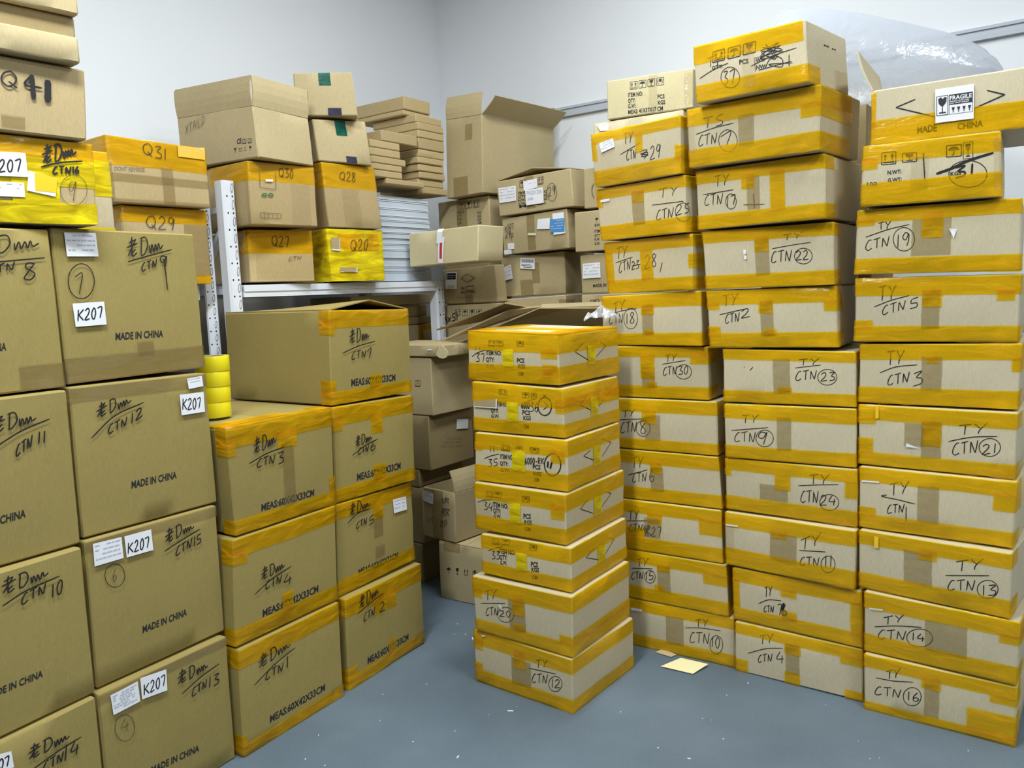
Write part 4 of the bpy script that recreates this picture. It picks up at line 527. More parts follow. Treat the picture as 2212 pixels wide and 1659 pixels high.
B('cardboard_box','orange-taped box with scribbled-out print and a circled 37, topmost of the tallest column','box','yellow-taped boxes, middle column of the big stack',(.7732,2.6136,1.9612),-.7725,(.3764,.176,.2986),(-.0051,.0069,-.0056,-.0008,.0052,-.0035,.003,.0021),'kg',[('o',-.07,.3689,.1179,.1755),('o',-.07,.4614,.0005,.0528),('w',.1694,.2108,.0176,.1408)],[('w','TY',(.0495,.1014),(.1005,.1018),(.0019,.0304),.001302,'ink'),('l',[(.0172,.074),(.0701,.0914),(.124,.1013)],.001302,'ink'),('w','37',(.1014,.0381),(.1406,.0386),(.0024,.0402),.001302,'ink'),('c',(.1272,.0572),(.0019,.0309),(.032,-.006),.0010416,'ink'),('t','PCS',(.161,.09),(.1921,.0879),(.0008,.0138),'black'),('t',"Q'TY:",(.0641,.0925),(.1029,.0912),(.0007,.0111),'black'),('t','WT:',(.2153,.0833),(.2445,.0835),(.0008,.0137),'black'),('t','NW:',(.2158,.0635),(.2487,.062),(.0008,.0127),'black'),('l',[(.2127,.0577),(.2124,.0997)],.000744,'inkp'),('l',[(.2124,.0997),(.2481,.0975)],.000744,'inkp'),('i','arrows',(.0684,.1131),(.1113,.1139),(.002,.0327),0,'black'),('i','umbrella',(.1236,.1134),(.1653,.1142),(.002,.0323),0,'black'),('i','glass',(.1756,.1146),(.2161,.1153),(.0019,.0319),0,'black'),('l',[(.2327,.1153),(.293,.1271),(.2318,.1007),(.3023,.1058),(.2387,.1239),(.2965,.0973),(.2312,.091),(.2978,.1188),(.2404,.1064),(.2852,.0851),(.2501,.1313),(.2796,.0814),(.2353,.1123),(.3047,.1005)],.001302,'ink'),('l',[(.1999,.0775),(.2695,.0931),(.3465,.1014)],.001302,'ink'),('l',[(.2461,.0635),(.2609,.0851),(.2802,.091),(.3007,.0771),(.2968,.0561),(.2574,.0711),(.3312,.0614)],.001302,'ink'),('l',[(.2239,.0604),(.3289,.0666)],.001302,'ink'),('l',[(.3204,.0539),(.3223,.0872)],.001302,'ink'),('t','••••',(.4968,.1166),(.5345,.1184),(-.0001,.0105),'black'),('t','••',(.5556,.1183),(.5886,.1203),(-.0001,.0084),'black')],[],50,bulge=.003,amp=.0028)
B('cardboard_box','orange-taped box marked TY circled 16, on the floor in the column under the FRAGILE box','box','yellow-taped boxes, end column of the big stack',(1.2542,2.3397,.0),-.6439,(.414,.1871,.3687),(-.0007,-.0023,.0004,-.0023,-.0007,.003,.0011,.0),'kg',[('t',.1739,.2153,.0281,.1403),('o',-.07,.499,.146,.1866),('o',.1656,.2194,.1198,.1591),('o',.3477,.499,.1254,.1497),('o',-.07,.499,.0005,.0299),('o',.2898,.499,.0187,.0936)],[('w','TY',(.0662,.1174),(.105,.1356),(-.0001,.0293),.001302,'ink'),('l',[(.0359,.1157),(.0883,.1187),(.1433,.1296)],.001302,'ink'),('w','CTN',(.0319,.0568),(.1089,.0684),(-.0001,.0297),.001302,'ink'),('w','16',(.1257,.0654),(.1587,.0689),(-.0003,.0291),.001302,'ink'),('c',(.1405,.0812),(-.0003,.0302),(.0252,.0071),.0010416,'ink')],[],51,bulge=.003,amp=.0028)
B('cardboard_box','orange-taped box marked TY circled 14, second up in the column under the FRAGILE box','box','yellow-taped boxes, end column of the big stack',(1.255,2.3425,.1901),-.6866,(.4215,.1945,.3687),(-.0007,.0021,.0016,-.0035,-.0017,.0026,.0012,-.0003),'kg',[('t',.177,.2908,.0486,.1459),('o',-.07,.5065,.144,.194),('o',-.07,.5065,.0005,.0584),('o',.3709,.5065,.1245,.1556)],[('w','TY',(.0581,.0978),(.119,.1238),(-.0001,.0247),.001302,'ink'),('l',[(.031,.0856),(.0957,.1042),(.167,.1178)],.001302,'ink'),('w','CTN',(.0409,.0479),(.1231,.0663),(-.0001,.0306),.001302,'ink'),('w','14',(.1397,.0704),(.176,.072),(-.0003,.0244),.001302,'ink'),('c',(.1621,.0824),(-.0005,.0288),(.0363,.0091),.0010416,'ink')],[([(.0168,.146),(.0571,.15),(.0571,.1466),(.0168,.1426)],'',0,[])],52,bulge=.003,amp=.0028)
B('cardboard_box','orange-taped box marked TY circled 13, third up in the column under the FRAGILE box','box','yellow-taped boxes, end column of the big stack',(1.2424,2.3641,.3877),-.7235,(.4208,.1934,.3687),(-.0011,-.0017,-.0002,-.0021,-.0005,-.0009,.0017,.0041),'kg',[('t',.1346,.2146,.0484,.1547),('o',-.07,.5058,.1489,.1929),('o',.1767,.2272,.1315,.1644),('o',-.07,.5058,.0005,.0542)],[('w','TY',(.2789,.1131),(.3502,.1363),(-.0005,.0311),.001302,'ink'),('l',[(.2514,.0947),(.366,.1182)],.001302,'ink'),('w','CTN',(.2582,.0499),(.331,.0667),(-.0005,.0315),.001302,'ink'),('w','13',(.3486,.0523),(.3843,.0628),(-.0007,.0326),.001302,'ink'),('c',(.3626,.076),(-.0006,.0275),(.0264,.006),.0010416,'ink')],[([(.0491,.1822),(.0619,.1823),(.0618,.1446),(.049,.1444)],'yl',0,[])],53,bulge=.003,amp=.0028)
B('cardboard_box','orange-taped box marked TY CTN 1, fourth up in the column under the FRAGILE box','box','yellow-taped boxes, end column of the big stack',(1.2564,2.3861,.5841),-.685,(.425,.1972,.3687),(-.0014,-.0003,.0039,-.0014,-.0039,.002,.0016,.0003),'kg',[('t',.17,.2295,.0434,.1578),('o',-.07,.51,.1519,.1967),('o',.3697,.51,.1065,.1578),('o',-.07,.051,.0394,.069),('o',-.07,.51,.0005,.0473)],[('w','TY',(.0903,.1119),(.1457,.1277),(-.0004,.0407),.001302,'ink'),('l',[(.0825,.1152),(.0676,.109),(.1137,.1043),(.1641,.0975)],.001302,'ink'),('w','CTN',(.0849,.0552),(.1335,.0664),(-.0002,.028),.001302,'ink'),('w','1',(.1359,.0325),(.1434,.0444),(-.0008,.047),.001302,'ink')],[([(.009,.1536),(.0607,.1555),(.0607,.1512),(.009,.1484)],'',0,[])],54,bulge=.003,amp=.0028)
B('cardboard_box','orange-taped box marked TY circled 21, fifth up in the column under the FRAGILE box','box','yellow-taped boxes, end column of the big stack',(1.262,2.4002,.7843),-.6708,(.4273,.1937,.3687),(-.0007,-.0011,.0016,-.0024,-.0018,.0006,.0009,.0024),'kg',[('t',.1794,.235,.0387,.1549),('t',.1324,.188,.0736,.1453),('o',-.07,.5123,.1472,.1932),('o',-.07,.0427,.0387,.0872),('o',.1837,.235,.0775,.1549),('o',-.07,.5123,.0005,.0426),('o',-.07,.0513,.1356,.1549)],[('w','TY',(.2802,.1176),(.3539,.1298),(-.0009,.0306),.001302,'ink'),('l',[(.2535,.096),(.3134,.1143),(.3794,.122)],.001302,'ink'),('w','CTN',(.266,.0546),(.3321,.0714),(-.001,.037),.001302,'ink'),('w','21',(.3427,.0644),(.3797,.0721),(-.0011,.0302),.001302,'ink'),('c',(.3612,.0876),(-.001,.0268),(.0268,.0025),.0010416,'ink')],[([(.1397,.0815),(.1398,.0696),(.1752,.0687),(.1745,.069)],'',0,[]),([(.05,.1932),(.0593,.1937),(.0596,.1551),(.0502,.1522)],'yl',0,[])],55,bulge=.003,amp=.0028)
B('cardboard_box','orange-taped box marked TY CTN 3, sixth up in the column under the FRAGILE box','box','yellow-taped boxes, end column of the big stack',(1.2698,2.4112,.981),-.6302,(.4306,.1911,.3687),(.0016,-.0044,.0025,-.0005,-.0024,.0017,-.0015,.0026),'kg',[('t',.1765,.2325,.0478,.1529),('o',-.07,.5156,.1433,.1906),('o',.1895,.2239,.1319,.1529),('o',-.07,.5156,.0005,.0535),('o',.4091,.5156,.1108,.1529)],[('w','TY',(.0799,.1231),(.1289,.1281),(-.0013,.045),.001302,'ink'),('l',[(.0605,.0989),(.1066,.1193),(.165,.1266)],.001302,'ink'),('w','CTN',(.0837,.0585),(.1457,.0735),(-.0009,.0323),.001302,'ink'),('w','3',(.1554,.059),(.1828,.0684),(-.0014,.0422),.001302,'ink')],[],56,bulge=.003,amp=.0028)
B('cardboard_box','orange-taped box marked TY CTN 5, seventh up in the column under the FRAGILE box','box','yellow-taped boxes, end column of the big stack',(1.261,2.4145,1.1751),-.5999,(.4367,.1989,.3687),(.0017,-.0013,.0017,-.0065,-.0011,.0015,-.0022,.0012),'kg',[('t',.1878,.2358,.0398,.1591),('o',-.07,.5217,.1432,.1984),('o',.1878,.2402,.1074,.1591),('o',.38,.4236,.1233,.1591),('o',-.07,.0524,.0398,.0676),('o',-.07,.5217,.0005,.0497)],[('w','TY',(.0683,.1251),(.117,.1325),(-.0013,.0458),.001302,'ink'),('l',[(.0554,.1095),(.1022,.1286),(.1518,.1428)],.001302,'ink'),('w','CTN',(.0791,.0832),(.1439,.101),(-.0009,.0292),.001302,'ink'),('w','5',(.1549,.1008),(.1784,.1066),(-.001,.0309),.001302,'ink')],[],57,bulge=.003,amp=.0028)
B('cardboard_box','orange-taped box marked TY CTN circled 19 with a small white triangle sticker','box','yellow-taped boxes, end column of the big stack',(1.2572,2.4079,1.377),-.5765,(.4307,.2041,.3687),(.0026,-.0005,-.0005,-.0029,.001,-.0001,-.0029,.0079),'kg',[('t',.1551,.2584,.0531,.1633),('o',-.07,.5157,.1633,.2036),('o',.1809,.2369,.1061,.1837),('o',-.07,.5157,.0005,.049),('o',-.07,.0517,.1531,.1735)],[('w','TY',(.062,.1376),(.0973,.1415),(-.0007,.0229),.001302,'ink'),('l',[(.0275,.1176),(.09,.1378),(.1475,.1491)],.001302,'ink'),('w','CTN',(.0282,.0746),(.0952,.088),(-.001,.0317),.001302,'ink'),('w','19',(.1139,.0788),(.1501,.0851),(-.0012,.0412),.001302,'ink'),('c',(.1339,.1052),(-.0011,.0359),(.0289,-.0017),.0010416,'ink')],[([(.2528,.1292),(.2725,.1259),(.2656,.1009),(.2653,.1014)],'',1,[])],58,bulge=.003,amp=.0028)
B('cardboard_box','smaller shiny-taped box printed N.WT and G.WT with a bold circled 31','box','yellow-taped boxes, end column of the big stack',(1.2314,2.3966,1.584),-.5646,(.3587,.1809,.4),(.0016,.0001,-.0026,-.0005,.002,.0009,-.0028,.0049),'kg',[('w',.1327,.1794,.0362,.1357),('o',-.07,.4437,.1266,.1804),('o',-.07,.043,.1085,.1447),('o',-.07,.4437,.0005,.0687),('w',.3408,.4437,.0181,.1628)],[('t','N.WT:',(.0702,.0894),(.1075,.0893),(-.0003,.0115),'black'),('t','G.WT:',(.0715,.0664),(.1087,.0666),(-.0003,.0115),'black'),('t','100',(.0147,.0604),(.043,.0596),(-.0003,.0109),'black'),('t','KGS',(.2349,.0688),(.2621,.0689),(-.0001,.011),'black'),('l',[(.1989,.078),(.2395,.0902),(.2809,.1073),(.3403,.1219)],.00372,'ink'),('w','31',(.2462,.0604),(.2938,.0664),(-.0003,.031),.00248,'ink'),('c',(.278,.0698),(-.0003,.0379),(.047,-.0048),.0010416,'ink'),('i','arrows',(.0536,.1198),(.092,.1193),(-.001,.0363),0,'black'),('i','glass',(.1099,.1211),(.1473,.1195),(-.0006,.0263),0,'black'),('i','umbrella',(.2245,.1228),(.2617,.1221),(-.0004,.0328),0,'black'),('i','glass',(.2666,.1126),(.2904,.1127),(-.0004,.0468),0,'black'),('w','SUNLE',(.1694,.0643),(.165,.126),(-.0003,.0167),.001302,'ink')],[],59,bulge=.003,amp=.0028)
B('cardboard_box','open-topped box with a FRAGILE sticker and printed diamond, one flap standing up','box','yellow-taped boxes, end column of the big stack',(1.2881,2.3972,1.7679),-.5748,(.4212,.1636,.4),(.0036,-.0017,.0,.0,.0,.0015,.0,.0021),'kg',[('o',-.07,.0126,.0491,.1555),('o',-.07,.5062,.0005,.0736)],[('l',[(.1186,.1189),(.0674,.1035)],.00186,'ink'),('l',[(.0674,.1035),(.1726,.0608)],.00186,'ink'),('l',[(.2714,.0695),(.3456,.0956)],.00186,'ink'),('l',[(.3456,.0956),(.3017,.1144)],.00186,'ink'),('t','MADE',(.1268,.0193),(.1788,.0195),(-.0006,.0206),'black'),('t','CHINA',(.2313,.0159),(.2951,.0161),(-.0005,.0182),'black')],[([(.1713,.1378),(.2694,.1375),(.2717,.0409),(.1748,.0414)],'gw','fragile',[])],60,top='o',flaps=[('L',.13,20),('B',.05,25)],bulge=.003,amp=.0028)
B('cardboard_box','orange-taped box marked TY CTN circled 12 on the floor under the free-standing column','box','boxes of the free-standing yellow column',(-.0073,2.6279,.0),-.6618,(.4166,.1919,.4013),(.0017,.0015,.0005,-.0063,-.0013,.0,.0031,.0034),'kg',[('t',.1666,.2499,.0384,.1343),('o',-.1,.8179,.1401,.1914),('o',.175,.2291,.1017,.1631),('o',-.1,.8179,.0005,.0499),('o',-.1,.0417,.1247,.1631),('o',-.1,.0375,.0384,.0767)],[('w','TY',(.2718,.1225),(.3202,.139),(.0012,.0291),.001302,'ink'),('l',[(.2411,.1138),(.2957,.1189),(.3519,.1238)],.001302,'ink'),('w','CTN',(.2531,.0646),(.3182,.0827),(.0013,.032),.001302,'ink'),('w','12',(.3325,.0698),(.3679,.0778),(.0011,.0315),.001302,'ink'),('c',(.3496,.0879),(.0009,.0272),(.027,.0081),.0010416,'ink')],[([(.0392,.1827),(.0553,.1857),(.055,.1803),(.0388,.1772)],'',0,[])],61,bulge=.003,amp=.0028)
B('cardboard_box','orange-taped box marked TY CTN circled 20, slit along its top front edge','box','boxes of the free-standing yellow column',(-.0005,2.6208,.1949),-.6231,(.404,.2002,.3975),(-.0034,-.0013,.0009,-.001,-.0025,-.0039,.0057,.0035),'kg',[('t',.1535,.2222,.04,.1501),('o',-.1,.8015,.1461,.1997),('o',.1697,.2181,.0961,.1602),('o',-.1,.0404,.1281,.1602),('o',-.1,.8015,.0005,.048),('o',.1697,.2181,.04,.0681),('o',.3555,.8015,.04,.0681)],[('w','TY',(.0524,.1202),(.1041,.1386),(.0031,.035),.001302,'ink'),('l',[(.0319,.1054),(.1401,.1278)],.001302,'ink'),('w','CTN',(.0505,.0641),(.1055,.0788),(.0027,.0298),.001302,'ink'),('w','20',(.1114,.0749),(.1583,.0826),(.0019,.0239),.001302,'ink'),('c',(.139,.0872),(.002,.0274),(.0353,.0076),.0010416,'ink')],[([(.1138,.1208),(.1226,.1226),(.1299,.1049),(.1247,.1023)],'',0,[])],62,bulge=.003,amp=.0028)
B('cardboard_box',"free-standing column's box marked 33, lowest of the smaller printed boxes",'box','boxes of the free-standing yellow column',(.0184,2.6322,.398),-.6093,(.3604,.1535,.395),(.0016,-.0063,.0004,-.0045,-.0,.001,.0006,.0072),'kg',[('o',-.1,.7554,.0998,.153),('o',-.1,.7554,.0005,.0476),('y',.1478,.191,.0399,.1074),('w',.0036,.0721,.046,.1028),('y',.5342,.5856,.046,.1074)],[('t','ITEM NO:',(.0773,.0905),(.1421,.0951),(.0008,.019),'black'),('t','QTY:',(.0776,.0673),(.1094,.0714),(.0007,.0179),'black'),('t','G.W.',(.078,.0473),(.1074,.0518),(.0006,.0146),'black'),('t','PCS',(.2063,.0647),(.2347,.0673),(.0007,.0182),'black'),('t','KGS',(.2079,.0464),(.238,.0495),(.0006,.016),'black'),('t','CM',(.2086,.0184),(.2301,.0216),(.0005,.0139),'black'),('l',[(.0291,.0918),(.0608,.1072),(.0919,.119)],.001302,'ink'),('w','33',(.0434,.0622),(.0776,.0673),(.0013,.0311),.001302,'ink'),('l',[(.5174,.1093),(.4548,.0926)],.001364,'ink'),('l',[(.4548,.0926),(.5429,.0575)],.001364,'ink'),('l',[(.6009,.1225),(.6569,.1006)],.001364,'ink'),('l',[(.6569,.1006),(.5818,.0633)],.001364,'ink'),('i','arrows',(.0491,.122),(.0799,.1242),(.0009,.0214),0,'black'),('i','umbrella',(.0891,.1257),(.1196,.1294),(.0009,.021),0,'black'),('i','hands',(.202,.1223),(.231,.1249),(.0008,.0202),0,'black')],[],63,bulge=.003,amp=.0028)
B('cardboard_box',"orange-taped box marked 34 with a printed diamond, fourth from the free-standing column's top",'box','boxes of the free-standing yellow column',(.005,2.6523,.5545),-.6172,(.3703,.1674,.4027),(-.0011,.0002,.002,-.0025,-.0025,-.0025,.0017,.0037),'kg',[('o',-.1,.773,.1122,.1669),('o',-.1,.773,.0005,.0536),('y',.1518,.1963,.0435,.1172),('o',.3148,.3666,.0837,.134),('w',-.1,.0741,.0502,.1122),('y',.5475,.5999,.0502,.1172)],[('t','ITEM NO:',(.0785,.0895),(.1435,.0922),(.001,.0177),'black'),('t','QTY:',(.0786,.0687),(.112,.0709),(.001,.0167),'black'),('t','G.W.',(.0787,.0495),(.1123,.0529),(.0008,.0136),'black'),('t','PCS',(.2061,.0667),(.2355,.0695),(.0007,.0172),'black'),('t','KGS',(.2083,.0469),(.2389,.049),(.0006,.0152),'black'),('t','CM',(.2087,.0242),(.2311,.0262),(.0005,.0132),'black'),('l',[(.0138,.0974),(.041,.1079),(.0788,.1144)],.001302,'ink'),('w','34',(.0388,.0735),(.0764,.0736),(.0019,.029),.001302,'ink'),('l',[(.5092,.1199),(.4581,.1001)],.001364,'ink'),('l',[(.4581,.1001),(.5455,.0633)],.001364,'ink'),('l',[(.6202,.122),(.6742,.1029)],.001364,'ink'),('l',[(.6742,.1029),(.5943,.0665)],.001364,'ink'),('i','arrows',(.0513,.1222),(.0805,.1234),(.0013,.0199),0,'black'),('i','umbrella',(.0855,.124),(.1162,.1264),(.0011,.0197),0,'black'),('i','hands',(.2024,.1239),(.2316,.1253),(.0007,.0191),0,'black')],[],64,bulge=.003,amp=.0028)
B('cardboard_box',"free-standing column's box marked 35 with a circled tally of two strokes",'box','boxes of the free-standing yellow column',(.0138,2.6689,.725),-.5967,(.371,.1704,.3805),(.004,-.0002,.002,-.0028,-.0009,-.0005,-.0036,.0022),'kg',[('o',-.1,.7515,.1158,.1699),('o',-.1,.7515,.0005,.0579),('y',.1595,.2115,.0511,.1227),('o',.3116,.3636,.0937,.1363),('o',-.1,.0371,.109,.1363),('y',.5384,.5879,.0511,.1192)],[('t','ITEM NO:',(.1092,.0872),(.164,.0886),(.0002,.0161),'black'),('t','QTY:',(.1077,.0635),(.1419,.0644),(.0002,.0151),'black'),('t','G.W.',(.1085,.0408),(.147,.0438),(.0002,.0123),'black'),('t','PCS',(.241,.0649),(.2713,.0648),(.0003,.0157),'black'),('t','KGS',(.2433,.0422),(.2745,.0431),(.0002,.0138),'black'),('t','CM',(.2455,.0216),(.2638,.0223),(.0002,.012),'black'),('l',[(.0416,.081),(.0701,.0931),(.1049,.1034)],.001302,'ink'),('w','35',(.0583,.0539),(.0977,.0601),(.0003,.0263),.001302,'ink'),('l',[(.5234,.1111),(.4734,.0991)],.001364,'ink'),('l',[(.4734,.0991),(.5637,.064)],.001364,'ink'),('l',[(.6051,.1359),(.6763,.1091)],.001364,'ink'),('l',[(.6763,.1091),(.6034,.0727)],.001364,'ink'),('i','arrows',(.1151,.117),(.1481,.117),(.0002,.0179),0,'black'),('i','umbrella',(.1753,.1189),(.2022,.1198),(.0003,.0176),0,'black'),('i','hands',(.2314,.1192),(.2655,.1199),(.0003,.0174),0,'black'),('w','6000-RK',(.2095,.078),(.2856,.0853),(.0004,.0222),.001302,'ink'),('c',(.3174,.0861),(.0007,.037),(.0304,.0029),.001984,'ink'),('l',[(.3012,.0959),(.2983,.0752)],.0031,'ink'),('l',[(.3155,.0972),(.3084,.0717)],.0031,'ink'),('l',[(.0677,.1262),(.0692,.1073)],.001302,'ink'),('l',[(.0818,.1297),(.0827,.1085)],.001302,'ink')],[],65,bulge=.003,amp=.0028)
B('cardboard_box',"free-standing column's second box, marked 36 with a torn label window",'box','boxes of the free-standing yellow column',(.0106,2.6843,.8983),-.6159,(.369,.1685,.3833),(.0013,.0038,-.0019,-.0088,.0024,.0005,-.0005,.0018),'kg',[('o',-.1,.7523,.1011,.168),('o',-.1,.7523,.0005,.0472),('y',.1513,.1956,.0404,.1095),('o',.3395,.7523,.0843,.1348),('y',.5376,.5875,.0506,.118)],[('t','ITEM NO:',(.1098,.0918),(.1467,.0934),(.0008,.0158),'black'),('t','QTY:',(.0791,.0678),(.1131,.0693),(.0007,.0149),'black'),('t','G.W.',(.0793,.0492),(.115,.0517),(.0006,.0121),'black'),('t','PCS',(.2111,.0703),(.2416,.0702),(.0009,.0158),'black'),('t','KGS',(.2139,.0519),(.2433,.0527),(.0008,.014),'black'),('t','CM',(.2123,.0231),(.2326,.0232),(.0007,.0121),'black'),('l',[(.2083,.0978),(.2253,.1129),(.2445,.1212),(.2634,.1272)],.001302,'ink'),('w','36',(.2423,.0818),(.2715,.084),(.0018,.0324),.001302,'ink'),('l',[(.519,.1239),(.4687,.0999)],.001364,'ink'),('l',[(.4687,.0999),(.5431,.0704)],.001364,'ink'),('l',[(.6121,.1316),(.664,.1086)],.001364,'ink'),('l',[(.664,.1086),(.5975,.0752)],.001364,'ink'),('i','arrows',(.1164,.1329),(.1499,.1329),(.0009,.0176),0,'black'),('i','umbrella',(.2127,.1281),(.2396,.1287),(.001,.0176),0,'black'),('i','hands',(.2475,.1283),(.2688,.1289),(.001,.0176),0,'black'),('c',(.2998,.1045),(.0018,.0314),(.026,.0019),.001984,'ink'),('w','6000-',(.2079,.0909),(.2483,.0938),(.0013,.0232),.001302,'ink'),('l',[(.2986,.1191),(.3103,.1062),(.2929,.0925)],.001302,'ink'),('l',[(.2932,.1431),(.3062,.1418),(.2956,.1387)],.001302,'ink')],[([(.0115,.1027),(.1111,.1173),(.1094,.0839),(.0105,.0827)],'kt','torn',[])],66,bulge=.003,amp=.0028)
B('cardboard_box','top box of the free-standing column, marked 37, printed ITEM NO and QTY','box','boxes of the free-standing yellow column',(.0018,2.7057,1.0698),-.6391,(.3744,.1652,.3945),(.0018,.0062,-.0007,-.0055,.0007,-.0015,-.0017,.0059),'kg',[('o',-.1,.7689,.1049,.2192),('o',-.1,.7689,.0005,.0609),('y',.1535,.1984,.0541,.1133),('o',.307,.3707,.088,.1184),('o',.3145,.3707,.0254,.0677),('o',.0075,.3669,.3151,.3821),('o',.2995,.3707,.2243,.5478),('t',.0374,.1498,.2441,.2993),('o',.0037,.0449,.2164,.5202),('y',.548,.5993,.0507,.1184)],[('t','ITEM NO:',(.081,.0899),(.1471,.0912),(.0006,.0157),'black'),('t','QTY:',(.08,.0668),(.1165,.0675),(.0006,.0148),'black'),('t','G.W.',(.0803,.0446),(.1168,.0463),(.0005,.0121),'black'),('t','PCS',(.2121,.0694),(.2417,.0694),(.0007,.0154),'black'),('t','KGS',(.2152,.05),(.2441,.0501),(.0006,.0136),'black'),('t','CM',(.2141,.0259),(.236,.0261),(.0005,.0119),'black'),('l',[(.0174,.0804),(.043,.0954),(.0787,.106)],.001302,'ink'),('w','37',(.037,.0649),(.0724,.0641),(.0011,.0289),.001302,'ink'),('l',[(.5274,.129),(.4709,.1035)],.001364,'ink'),('l',[(.4709,.1035),(.5646,.0633)],.001364,'ink'),('l',[(.6364,.1265),(.679,.1074)],.001364,'ink'),('l',[(.679,.1074),(.6081,.0736)],.001364,'ink'),('i','arrows',(.091,.1212),(.121,.1214),(.0007,.0175),0,'black'),('i','umbrella',(.1268,.1225),(.1552,.1226),(.0007,.0174),0,'black'),('i','hands',(.2128,.1238),(.2391,.1239),(.0007,.0172),0,'black'),('l',[(.0368,.1183),(.0344,.1043)],.001302,'ink'),('l',[(.0509,.1151),(.0552,.1051)],.001302,'ink')],[],67,top='f',bulge=.003,amp=.0028)
B('cardboard_box','box marked CTN 1, fully printed MEAS 60X42X33CM, on floor beside plain brown stack','box','60x42x33 boxes with tape along the edges',(-.7418,2.5069,.0),1.0044,(.4244,.338,.6),(.0058,-.0015,.0025,-.0004,-.0024,.0008,-.0061,.0016),'ko',[('o',-.05,.5094,.2805,.3375),('o',-.05,.5094,.0005,.0406),('o',-.05,.0127,.027,.0676)],[('w','老Dm',(.0658,.2538),(.1963,.2658),(.0023,.0366),.001736,'ink'),('l',[(.0468,.2095),(.1236,.2392),(.2159,.2605)],.001736,'ink'),('w','CTN',(.0903,.2052),(.163,.2068),(.0017,.0271),.001736,'ink'),('w','1',(.176,.2064),(.1826,.2088),(.0025,.038),.001736,'ink'),('t','MEAS:60X42X33CM',(.1027,.0589),(.3389,.059),(.0015,.024),'black')],[],68,over=1,bulge=.003,amp=.0028)
B('cardboard_box','box marked CTN 4 between the CTN 1 and CTN 3 boxes','box','60x42x33 boxes with tape along the edges',(-.7423,2.5274,.341),.9986,(.4276,.3316,.6),(.0095,-.0031,.0086,-.0014,-.0086,.0036,-.0101,.0034),'ko',[('o',-.05,.5126,.2752,.3311),('o',-.05,.0513,.252,.2984),('o',-.05,.5126,.0005,.053),('o',.1796,.2266,.0398,.1061)],[('w','老Dm',(.0971,.1767),(.1912,.1841),(.0013,.0371),.001736,'ink'),('l',[(.0736,.1398),(.1399,.1675),(.2191,.184)],.001736,'ink'),('w','CTN',(.1142,.1408),(.1769,.145),(.001,.0274),.001736,'ink'),('w','4',(.1872,.1276),(.2165,.1302),(.0012,.0331),.001736,'ink'),('t','MEAS:60X42X33CM',(.1026,.0557),(.3366,.0575),(.0008,.0239),'black')],[],69,over=1,bulge=.003,amp=.0028)
B('cardboard_box','box marked CTN 3 with a column of yellow tape rolls on its top','box','60x42x33 boxes with tape along the edges',(-.7352,2.5508,.6756),.988,(.4207,.3257,.6),(-.0017,-.0009,.0055,.0016,-.0052,.0006,.0018,.0012),'ko',[('t',.1977,.244,.0494,.2637),('o',-.05,.5057,.2703,.3797),('o',.1809,.2608,.2341,.2901),('o',-.05,.0252,.2439,.2967),('o',-.05,.5057,.0005,.0462),('o',.3954,.5057,.033,.0989),('o',.0,.2608,.3497,.4217)],[('w','老Dm',(.0874,.236),(.1755,.2513),(.0044,.0469),.001736,'ink'),('l',[(.0686,.2103),(.1365,.2286),(.2064,.2371)],.001736,'ink'),('w','CTN',(.0968,.1907),(.165,.1951),(.0025,.0269),.001736,'ink'),('w','3',(.1758,.1859),(.1994,.1881),(.0031,.0368),.001736,'ink'),('t','MEAS:60X42X33CM',(.1023,.052),(.3226,.0505),(.0021,.0227),'black')],[],70,top='f',over=1,bulge=.003,amp=.0028)
B('cardboard_box','box marked CTN 2 on the floor next to the dark gap','box','60x42x33 boxes with tape along the edges',(-.5003,2.9057,.0),1.0209,(.4326,.3312,.575),(.0045,-.001,.0035,-.004,-.0026,.0052,-.0046,.0),'ko',[('o',-.05,.5176,.265,.3307),('o',.1427,.2682,.2219,.2915),('o',-.05,.5176,.0005,.0464),('o',.2163,.2595,.0331,.0994),('o',-.05,.0433,.0331,.0795)],[('w','老Dm',(.062,.2759),(.1728,.2924),(.0029,.045),.001736,'ink'),('l',[(.053,.262),(.1204,.2782),(.1946,.2908)],.001736,'ink'),('w','CTN',(.0833,.2217),(.1428,.2287),(.0018,.0284),.001736,'ink'),('w','2',(.1685,.2251),(.1991,.2228),(.0022,.0351),.001736,'ink'),('t','MEAS:60X42X33CM',(.0978,.0557),(.3339,.0515),(.0016,.0259),'black')],[],71,over=1,bulge=.003,amp=.0028)
B('cardboard_box','box marked CTN 5 with a small white sticker','box','60x42x33 boxes with tape along the edges',(-.5209,2.9257,.3342),1.002,(.4175,.3254,.575),(.009,.0013,.0022,-.0088,-.0039,.0081,-.0092,.001),'ko',[('t',.1879,.238,.1562,.2603),('o',-.05,.5025,.2734,.3249),('o',.1879,.2421,.2278,.2929),('o',-.05,.5025,.0005,.0553),('t',.192,.2421,.0781,.1237)],[('w','老Dm',(.0603,.2739),(.1712,.2801),(.0016,.0416),.001736,'ink'),('l',[(.052,.2487),(.1053,.2738),(.1671,.2756)],.001736,'ink'),('w','CTN',(.0954,.2175),(.1492,.2251),(.001,.0238),.001736,'ink'),('w','5',(.1604,.214),(.1842,.2189),(.0013,.0299),.001736,'ink'),('t','MEAS:60X42X33CM',(.1014,.0427),(.3179,.0401),(.001,.0241),'black')],[([(.2976,.2805),(.375,.2764),(.3762,.2221),(.2989,.2255)],'',3,[])],72,over=1,bulge=.003,amp=.0028)
